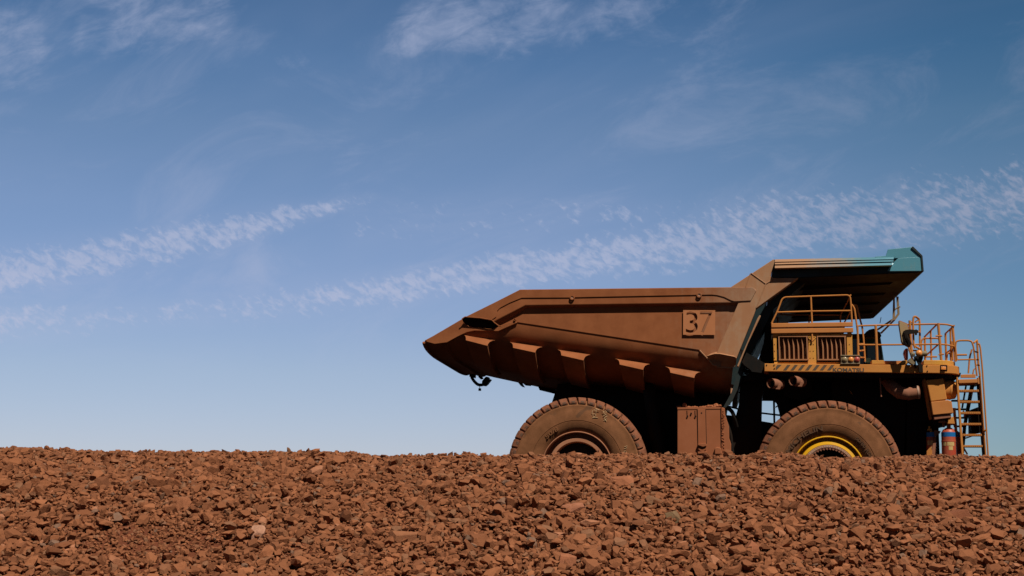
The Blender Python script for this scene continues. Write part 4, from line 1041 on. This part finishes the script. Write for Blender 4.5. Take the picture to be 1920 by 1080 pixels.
# ================================================================== boarding ladder
YL = 0.1
def flat(m_, a, b_, wpx, y0, y1):
    (u0, v0), (u1, v1) = a, b_
    m_.prism([(u0 - wpx / 2, v0), (u0 + wpx / 2, v0), (u1 + wpx / 2, v1), (u1 - wpx / 2, v1)], y0, y1)
def ladder_rails(m_):
    flat(m_, (1795.4, 711), (1806.5, 870), 3.8, YL, YL + 0.10)
    flat(m_, (1795.4, 711), (1795, 707), 3, YL, YL + 0.10)
lad = one(ladder_rails, 'boarding_ladder', M['orange'], truck, bevel=0.006)
def lad2(m_):
    flat(m_, (1837.6, 705), (1849.5, 870), 3.4, YL, YL + 0.10)
one(lad2, 'ladder_stile', M['rail'], lad, bevel=0.006)
one(lambda m_: flat(m_, (1834.6, 716), (1846.8, 870), 2.6, YL + .1, YL + 0.3), 'ladder_web', M['black'], lad)
for v in (732.5, 753, 774, 795, 815.5, 836.5):
    t = (v - 711) / (850 - 711)
    ul = 1797.5 + t * 9.7; ur = 1836.4 + t * 9.2
    def rung(m_):
        m_.prism([(ul, v - 1.9), (ur, v - 1.9), (ur, v + 1.9), (ul, v + 1.9)], YL, YL + 0.22)
    def holes(m_):
        n = 11
        for k in range(n):
            c = P(ul + (ur - ul) * (k + .6) / n, v + 0.2, YL - .001); m_.lathe([(0, -.002), (0.0095, -.002), (0.0095, .005)], c, 'y', 6)
    rgm = MB(); rung(rgm); rgm.cur = 1; holes(rgm); rgm.build('rung', [M['rail'], M['black']], lad, bevel=0.004)
def lad_platform(m_):
    m_.prism([(1797, 711.5), (1833, 710.5), (1835, 717.5), (1797.5, 718.5)], YL - .02, YL + .7)
    m_.prism([(1801.5, 702.3), (1829.5, 701.5), (1829.5, 708.3), (1801.5, 708.3)], YL, YL + .04)
    m_.prism([(1833, 708), (1836.5, 708), (1838, 720), (1834, 720)], YL - .03, YL + .1)
one(lad_platform, 'platform', M['beam'], lad, bevel=0.008)
def lad_hand(m_):
    r = 0.021
    m_.pt([(1794.5, 676, YL), (1791.5, 650, YL), (1793, 640, YL), (1799, 638.6, YL), (1815, 638.4, YL), (1822, 640, YL), (1825.5, 650, YL), (1829, 680, YL), (1832, 705, YL)], r, 8, .12)
    m_.pt([(1826, 643, YL), (1832, 637.6, .3), (1831.5, 637.6, .3)], r, 8)
    m_.pt([(1832, 638, .3), (1834.5, 680, .3), (1838, 706, .3)], r * 1.2, 8)
    m_.pt([(1833, 645, YL - .1), (1836, 644.5, YL - .1), (1838.3, 652, YL - .1), (1842, 690, YL - .1), (1848, 780, YL - .1), (1854, 870, YL - .1)], r, 8, .1)
    for v, ua, ub in ((659.5, 1828, 1834), (684, 1830, 1837), (674, 1829.5, 1835)): m_.pt([(ua, v, YL), (ub, v + 1, YL)], r * .9, 6)
    m_.pt([(1793, 665.5, YL), (1813, 665.2, YL)], r * 1.1, 8)
    m_.pt([(1796, 674.6, YL), (1828, 674, YL)], r * .9, 8)
    m_.pt([(1784, 640, .4), (1786.5, 676, .4)], r * 1.3, 8)
    m_.pt([(1822.5, 655, .5), (1818, 670, .5), (1815.8, 700, .5)], r, 8, .1)
    m_.pt([(1828, 691, .3), (1825.5, 694, .3), (1824, 703, .3)], r * .8, 6)
    m_.pt([(1848.5, 806, YL - .1), (1845, 810, YL), (1846, 814, YL)], r, 6)
one(lad_hand, 'ladder_handrail', M['rail'], lad, smooth=True)
def lad_back(m_):
    m_.prism([(1821, 720), (1833, 718), (1831, 724), (1827, 724), (1812, 800), (1808, 850), (1804, 850), (1807, 800)], .6, .75)
    m_.prism([(1811, 718), (1814, 718), (1806, 765), (1803, 765)], .6, .65)
    for v, u0, u1 in ((751, 1785, 1820), (767, 1788, 1812), (783, 1789, 1810), (799, 1790, 1812)):
        m_.prism([(u0, v - 1.4), (u1, v - 1.4), (u1, v + 1.4), (u0, v + 1.4)], .55, .7)
    m_.prism([(1821, 768), (1837.5, 762), (1842, 810), (1821.5, 813.5)], .45, .9)
    m_.prism([(1811, 820), (1830, 816), (1820, 819.5), (1812, 822)], .4, .8)
one(lad_back, 'ladder_backframe', M['black'], lad)
one(lambda m_: (m_.pt([(1789, 765, .5), (1792, 800, .5), (1793, 815, .5)], 0.035, 8), m_.pt([(1806, 770, .5), (1809, 776, .5), (1808, 782, .5)], .02, 6), m_.pt([(1807, 840, .3), (1814, 852, .3)], .02, 6)), 'ladder_bracket', M['rail'], lad)

# ================================================================== ground
CREST = [(-900, 858), (-300, 854), (0, 854), (100, 856), (250, 859), (500, 862), (600, 862), (680, 865), (760, 867), (960, 868), (1200, 867), (1400, 867), (1520, 869), (1640, 868), (1720, 863), (1800, 862), (1920, 864), (2300, 867), (3000, 870)]
YCR = 12.2
cx_ = np.array([px_dir(u, v)[0] * YCR for u, v in CREST]); cz_ = np.array([px_dir(u, v)[1] * YCR for u, v in CREST])
def vnoise(x, y, s, seed):                     # smooth value noise
    x = x / s; y = y / s; xi = np.floor(x).astype(int); yi = np.floor(y).astype(int); fx = x - xi; fy = y - yi
    fx = fx * fx * (3 - 2 * fx); fy = fy * fy * (3 - 2 * fy)
    def h(a, b_):
        n = (a * 374761393 + b_ * 668265263 + seed * 982451653) & 0x7fffffff
        n = ((n ^ (n >> 13)) * 1274126177) & 0x7fffffff
        return ((n ^ (n >> 16)) & 0xffff) / 65535.0
    return (h(xi, yi) * (1 - fx) * (1 - fy) + h(xi + 1, yi) * fx * (1 - fy) + h(xi, yi + 1) * (1 - fx) * fy + h(xi + 1, yi + 1) * fx * fy)
pad_n = az; pad_o = TM @ Vector((0, 3, 0))
def ground_z(x, y):
    zc = np.interp(x, cx_, cz_); z1 = -0.215 * np.ones_like(x)
    t = (y - 7.6) / (YCR - 7.6)
    face = z1 + (zc - z1) * (1 - (1 - np.clip(t, -0.35, 1)) ** 2)
    face = np.where(t > 1, zc - 0.55 * np.clip(y - YCR - 0.5, 0, 99) - 0.10 * (np.clip(y - YCR, 0, .5) / .5) ** 2, face)
    und = (vnoise(x, y, 1.5, 1) - .5) * 0.12 + (vnoise(x, y, 0.5, 2) - .5) * 0.05 + (vnoise(x, y, 0.22, 3) - .5) * 0.025
    amp = np.clip((YCR + .1 - y) / 2.2, 0.15, 1.0)
    face = face + und * amp
    padz = pad_o.z - (pad_n.x * (x - pad_o.x) + pad_n.y * (y - pad_o.y)) / pad_n.z - 0.01
    d = np.hypot(x - 5, y - 38); k = np.clip((d - 16) / 20, 0, 1); padz = padz * (1 - k) + (-0.35) * k
    near = -1.05 + 0 * x
    k2 = np.clip((y - 16) / 3, 0, 1)
    back = np.where(y > YCR, padz, near)
    z = np.maximum(face, back)
    z = np.where(y < 7.0, np.maximum(z, near), z)
    return z
def axis_pts(lo, hi, step, far, grow=1.12):
    a = list(np.arange(lo, hi + 1e-6, step)); s_ = step; p = hi; out = []
    while p < far: s_ *= grow; p += s_; out.append(p)
    s_ = step; p = lo; inn = []
    while p > -far: s_ *= grow; p -= s_; inn.append(p)
    return np.array(inn[::-1] + a + out)
gx = axis_pts(-10, 10, 0.08, 3000); gy = axis_pts(5, 15, 0.08, 3000)
XX, YY = np.meshgrid(gx, gy); ZZ = ground_z(XX, YY)
nv = XX.size; idx = np.arange(nv).reshape(XX.shape)
me = bpy.data.meshes.new('ground'); co = np.stack([XX, YY, ZZ], -1).reshape(-1, 3)
q4 = np.stack([idx[:-1, :-1], idx[:-1, 1:], idx[1:, 1:], idx[1:, :-1]], -1).reshape(-1, 4)
def fill(me, co, loops, starts, totals):
    me.vertices.add(len(co)); me.vertices.foreach_set('co', co.astype(np.float32).ravel())
    me.loops.add(len(loops)); me.loops.foreach_set('vertex_index', loops.astype(np.int32))
    me.polygons.add(len(starts)); me.polygons.foreach_set('loop_start', starts.astype(np.int32)); me.polygons.foreach_set('loop_total', totals.astype(np.int32))
    me.polygons.foreach_set('use_smooth', np.zeros(len(starts), dtype=bool)); me.update(calc_edges=True)
fill(me, co, q4.ravel(), np.arange(len(q4)) * 4, np.full(len(q4), 4))
m_, q, b, oc = mat('red ore fines', 0.95, 0, 0.1)
c_ = q.mix(q.mr(q.noise(oc, 6, 6, 0.7), 0.3, 0.7), (0.13, 0.040, 0.019), (0.22, 0.070, 0.034))
s_ = q.n('ShaderNodeSeparateXYZ'); q.lk(oc, s_.inputs[0])       # beyond the bank: hidden ground coloured dark to cut bounce light under the truck
c_ = q.mix(q.mr(s_.outputs[1], 13.2, 15.0), c_, (0.018, 0.010, 0.007))
c_ = q.mix(q.mr(s_.outputs[1], 6.6, 5.5), c_, (0.05, 0.02, 0.012))  # unseen ground on the camera side also darkened against bounce light
q.lk(c_, b.inputs['Base Color']); bump(q, b, q.noise(oc, 45, 5, 0.75), 0.9, 0.03); M['ground'] = m_
me.materials.append(m_)
gnd = bpy.data.objects.new('ground', me); C.objects.link(gnd); gnd['kind'] = 'structure'

# crushed ore
protos = []
def hull(npts, seed, flat_=0.7):
    r_ = random.Random(seed); bm = bmesh.new()
    sx_, sy_, sz_ = 1.0, r_.uniform(.60, .98), r_.uniform(.42, .85) * flat_ / .7
    # a skewed block with its corners and edges knocked off at random: broad flat facets, sharp arrises
    cut_ = []
    for i in range(npts):
        v = Vector((r_.gauss(0, 1), r_.gauss(0, 1), r_.gauss(0, 1))).normalized()
        cut_.append((v, r_.uniform(.74, 1.08)))
    sk = Vector((r_.uniform(-.35, .35), r_.uniform(-.35, .35), r_.uniform(-.35, .35)))
    base_ = bmesh.ops.create_cube(bm, size=2.0)
    for v, d in cut_:
        gm = bm.verts[:] + bm.edges[:] + bm.faces[:]
        r2 = bmesh.ops.bisect_plane(bm, geom=gm, plane_co=v * d, plane_no=v, clear_outer=True)
        ed = [e for e in r2['geom_cut'] if isinstance(e, bmesh.types.BMEdge)]
        if ed: bmesh.ops.edgenet_fill(bm, edges=ed)
    for v in bm.verts:
        c = v.co; c.x += sk.x * c.z; c.y += sk.y * c.x; c.z += sk.z * c.y
        v.co = Vector((c.x * sx_ * .5, c.y * sy_ * .5, c.z * sz_ * .5)) * .92
    res = bmesh.ops.convex_hull(bm, input=bm.verts)
    bmesh.ops.delete(bm, geom=[e for e in res['geom_interior'] if isinstance(e, bmesh.types.BMVert)], context='VERTS')
    bmesh.ops.dissolve_limit(bm, angle_limit=R(14), verts=bm.verts, edges=bm.edges)
    bmesh.ops.triangulate(bm, faces=bm.faces)
    bm.verts.index_update()
    vs = np.array([v.co[:] for v in bm.verts]); fs = np.array([[v.index for v in f.verts] for f in bm.faces]); bm.free()
    return vs, fs
PS = [hull(8, i) for i in range(24)]; PM = [hull(14, 100 + i) for i in range(40)]; PB = [hull(22, 200 + i, .8) for i in range(20)]
def rotmats(n, tilt):
    # random spin then limited tilt
    a = rng.uniform(0, 2 * np.pi, n); t = np.abs(rng.normal(0, tilt, n)); b_ = rng.uniform(0, 2 * np.pi, n); c_ = rng.uniform(0, 2 * np.pi, n)
    def rz(a): z = np.zeros_like(a); o = np.ones_like(a); return np.stack([np.cos(a), -np.sin(a), z, np.sin(a), np.cos(a), z, z, z, o], -1).reshape(-1, 3, 3)
    def rx(a): z = np.zeros_like(a); o = np.ones_like(a); return np.stack([o, z, z, z, np.cos(a), -np.sin(a), z, np.sin(a), np.cos(a)], -1).reshape(-1, 3, 3)
    return rz(b_) @ rx(t) @ rz(-b_ + a)
allv = []; allf = []; allt = []; voff = 0
GRX0, GRY0, CELL = -8.8, 6.4, 0.01
HG = np.zeros((int((13.4 - GRY0) / CELL), int(17.6 / CELL)), dtype=np.float32)
def pile(specs):
    """drop stones one by one: each looks for a low spot and rests on what lies there"""
    global voff
    lst = []
    for n, s0, s1, power, fam, thick in specs:
        y = np.sqrt(rng.uniform(6.7 ** 2, 13.0 ** 2, n * 4)); x = rng.uniform(-1, 1, n * 4) * (0.385 * y + 3.2)
        sz = s0 * (s1 / s0) ** (rng.uniform(0, 1, n) ** power)
        lst.append(np.stack([x.reshape(4, n)[0], x.reshape(4, n)[1], x.reshape(4, n)[2], y.reshape(4, n)[0], y.reshape(4, n)[1], y.reshape(4, n)[2], sz, np.full(n, fam), np.full(n, thick)], -1))
    A = np.concatenate(lst); order = np.argsort(-A[:, 6] * rng.uniform(0.35, 1.65, len(A))) if False else rng.permutation(len(A))
    A = A[order]; A[:, 6] *= 0.66 + 0.66 * vnoise(A[:, 0], A[:, 3], 0.8, 9)
    A[:, 6] = np.minimum(A[:, 6], 0.105)
    out = np.zeros((len(A), 4)); ok = np.ones(len(A), bool)
    pkt = lambda x, y: ((x + 2.0) / 0.42) ** 2 + ((y - 8.05) / 0.30) ** 2 < 1
    for i, r in enumerate(A.tolist()):
        sz = r[6]; k = max(1, int(sz * 0.34 / CELL)); best = None
        for c in range(3):
            x, y = r[c], r[3 + c]
            if (sz > 0.03 and pkt(x, y)) or (y > 10.4 and sz > 0.075) or (y > 11.2 and sz > 0.055): continue
            if x > -1.2 and ((y > 11.0 and sz > 0.030) or (y > 10.2 and sz > 0.055)): continue
            ix = int((x - GRX0) / CELL); iy = int((y - GRY0) / CELL)
            w = HG[iy - k:iy + k + 1, ix - k:ix + k + 1]
            if not w.size: continue
            h = float(w.mean())
            if best is None or h < best[0]: best = (h, x, y, ix, iy, float(w.max()))
        if best is None: ok[i] = False; continue
        h, x, y, ix, iy, hm = best
        if h > 0.09: ok[i] = False; continue
        b0 = 0.55 * h + 0.45 * hm; t = sz * r[8] * 0.62
        HG[iy - k:iy + k + 1, ix - k:ix + k + 1] = np.maximum(HG[iy - k:iy + k + 1, ix - k:ix + k + 1], b0 + t * 1.0)
        out[i] = (x, y, b0 + t * 0.42, sz)
    out = out[ok]; fam = A[ok, 7].astype(int)
    for fi, protos_ in enumerate((PS, PM, PB)):
        sel = np.where(fam == fi)[0]
        if not len(sel): continue
        x, y, dz, s = out[sel].T; n = len(sel)
        fade = np.clip((YCR + 1.0 - y) / 1.3, 0.25, 1)
        z = ground_z(x, y) + dz * fade - 0.012
        Rm = rotmats(n, (0.65, 0.42, 0.32)[fi])
        e = 0.05; gyv = (ground_z(x, y + e) - ground_z(x, y - e)) / (2 * e); an = np.arctan(gyv); zz = np.zeros(n); oo = np.ones(n)
        Sl = np.stack([oo, zz, zz, zz, np.cos(an), -np.sin(an), zz, np.sin(an), np.cos(an)], -1).reshape(-1, 3, 3)
        Rm = Sl @ Rm
        pid = rng.integers(0, len(protos_), n); base = np.clip(rng.normal(0.5, 0.20, n), 0, 1); odd = rng.uniform(0, 1, n)
        for k, (vs, fs) in enumerate(protos_):
            w = np.where(pid == k)[0]
            if not len(w): continue
            anis = rng.uniform(0.8, 1.25, (len(w), 1, 3))
            V = np.einsum('nij,nvj->nvi', Rm[w], (vs[None] * anis)) * s[w][:, None, None] + np.stack([x[w], y[w], z[w]], -1)[:, None, :]
            m = len(vs); F = fs[None] + (np.arange(len(w)) * m)[:, None, None] + voff
            allv.append(V.reshape(-1, 3)); allf.append(F.reshape(-1, 3)); voff += m * len(w)
            allt.append(np.repeat(np.stack([base[w], odd[w], np.zeros(len(w)), np.ones(len(w))], -1), m, axis=0))
    return len(out)
NST = pile([(92000, 0.013, 0.029, 0.9, 0, .8), (76000, 0.025, 0.049, 1.2, 1, .85), (9500, 0.043, 0.076, 1.5, 1, .75), (850, 0.07, 0.11, 1.6, 2, .65)])
V = np.concatenate(allv); F = np.concatenate(allf); T = np.concatenate(allt)
me = bpy.data.meshes.new('crushed_ore'); fill(me, V, F.ravel(), np.arange(len(F)) * 3, np.full(len(F), 3))
at = me.attributes.new('tint', 'FLOAT_COLOR', 'POINT'); at.data.foreach_set('color', T.astype(np.float32).ravel())
def rock_mat(name, tint=None):
    m_, q, b, oc = mat(name, 0.92, 0, 0.18)
    if tint is None:
        at_ = q.n('ShaderNodeAttribute'); at_.attribute_name = 'tint'; s_ = q.n('ShaderNodeSeparateColor'); q.lk(at_.outputs['Color'], s_.inputs[0])
        t0, t1 = s_.outputs[0], s_.outputs[1]
        c_ = q.mix(t0, (0.130, 0.047, 0.020), (0.340, 0.128, 0.056))
        c_ = q.mix(q.mr(t1, 0.86, 0.94, 0, 0.75), c_, (0.23, 0.115, 0.062))
        c_ = q.mix(q.mr(t1, 0.985, 0.99, 0, 0.6), c_, (0.17, 0.12, 0.09))
        c_ = q.mix(q.mr(t1, 0.02, 0.01, 0, 0.6), c_, (0.45, 0.20, 0.11))
    else:
        c_ = q.mix(q.mr(q.noise(oc, 9, 4, 0.6), .3, .7), tint, tuple(v * .72 for v in tint))
        c_ = q.mix(1.0, c_, (0.88, 0.86, 0.72), 'MULTIPLY')
    n_ = q.mr(q.noise(oc, 28, 5, 0.7), 0.35, 0.72)
    c_ = q.mix(q.m('MULTIPLY', n_, 0.45), c_, (0.17, 0.055, 0.024))
    q.lk(c_, b.inputs['Base Color']); bump(q, b, q.noise(oc, 55, 5, 0.75), 0.55, 0.012)
    return m_
M['ore'] = rock_mat('crushed iron ore'); me.materials.append(M['ore'])
ore = bpy.data.objects.new('crushed_ore', me); C.objects.link(ore); tag(ore, 'bank of crushed rusty red iron ore gravel in the foreground', 'gravel', kind='stuff')
print('stones', NST, len(F), 'tris')

# single rocks that stand out on the bank
def ground_hit(u, v):
    d = ray(u, v).normalized(); t = 5.0
    while t < 14:
        p = d * t
        if p.z <= float(ground_z(np.array([p.x]), np.array([p.y]))[0]) + 0.03: return p
        t += 0.02
    return d * 12
ROCKS = [
 (481, 1004, 27, 32, (0.56, 0.30, 0.23), 'pale pink blocky rock low on the gravel bank, left of centre'),
 (757, 1012, 52, 30, (0.36, 0.15, 0.085), 'wide flat brown rock low on the bank right of the pale pink rock'),
 (340, 948, 28, 34, (0.40, 0.155, 0.085), 'rounded orange-brown rock on the left part of the bank'),
 (1231, 945, 38, 34, (0.26, 0.135, 0.085), 'greyish angular rock on the bank below the side tank'),
 (1263, 972, 24, 24, (0.24, 0.16, 0.10), 'small grey-green rock beside the greyish angular rock'),
 (1166, 905, 44, 24, (0.42, 0.16, 0.09), 'long orange rock on the bank just below the rear tyre'),
 (1072, 955, 50, 24, (0.42, 0.17, 0.11), 'long pinkish rock lying below the rear wheel hub'),
 (1735, 948, 30, 34, (0.31, 0.115, 0.065), 'upright reddish slab on the right part of the bank'),
 (1805, 970, 38, 26, (0.28, 0.10, 0.058), 'wide dark red rock near the right edge of the bank'),
 (1764, 908, 38, 22, (0.27, 0.095, 0.055), 'dark red overhanging rock below the boarding ladder'),
 (660, 852, 17, 12, (0.33, 0.12, 0.065), 'knobbly rock standing up on the crest against the sky'),
 (541, 845, 7, 13, (0.20, 0.10, 0.06), 'thin pointed stone sticking up from the crest against the sky'),
 (1063, 1058, 30, 36, (0.44, 0.17, 0.10), 'broad flat pinkish rock cut by the bottom edge below the rear wheel'),
 (1412, 1030, 28, 32, (0.42, 0.155, 0.09), 'tall split reddish rock low on the bank below the front tyre'),
]
for i, (u, v, w_, h_, col, lab) in enumerate(ROCKS):
    p = ground_hit(u, v); sc = p.length / FPX
    vs, fs = hull(10, 900 + i, 1.0)
    m_ = MB(); ext = vs.max(0) - vs.min(0)
    W_, H_ = w_ * sc * 1.08, h_ * sc * 1.08
    D_ = (W_ + H_) / 2
    rot = rng.uniform(-.25, .25)
    pts = [(a[0] / ext[0] * W_, a[1] / ext[1] * D_ * .8, a[2] / ext[2] * H_) for a in vs]
    pts = [(a * math.cos(rot) - c * math.sin(rot), b_ + c * 0.25, a * math.sin(rot) + c * math.cos(rot)) for a, b_, c in pts]
    m_.add(pts, [tuple(int(q_) for q_ in f) for f in fs])
    key = 'rock%d' % i
    o_ = m_.build('rock', rock_mat('rock stone', col), None, bevel=0.004); o_.location = p + Vector((0, 0.02, 0.0))
    tag(o_, lab, 'rock', 'rocks standing out of the ore bank')
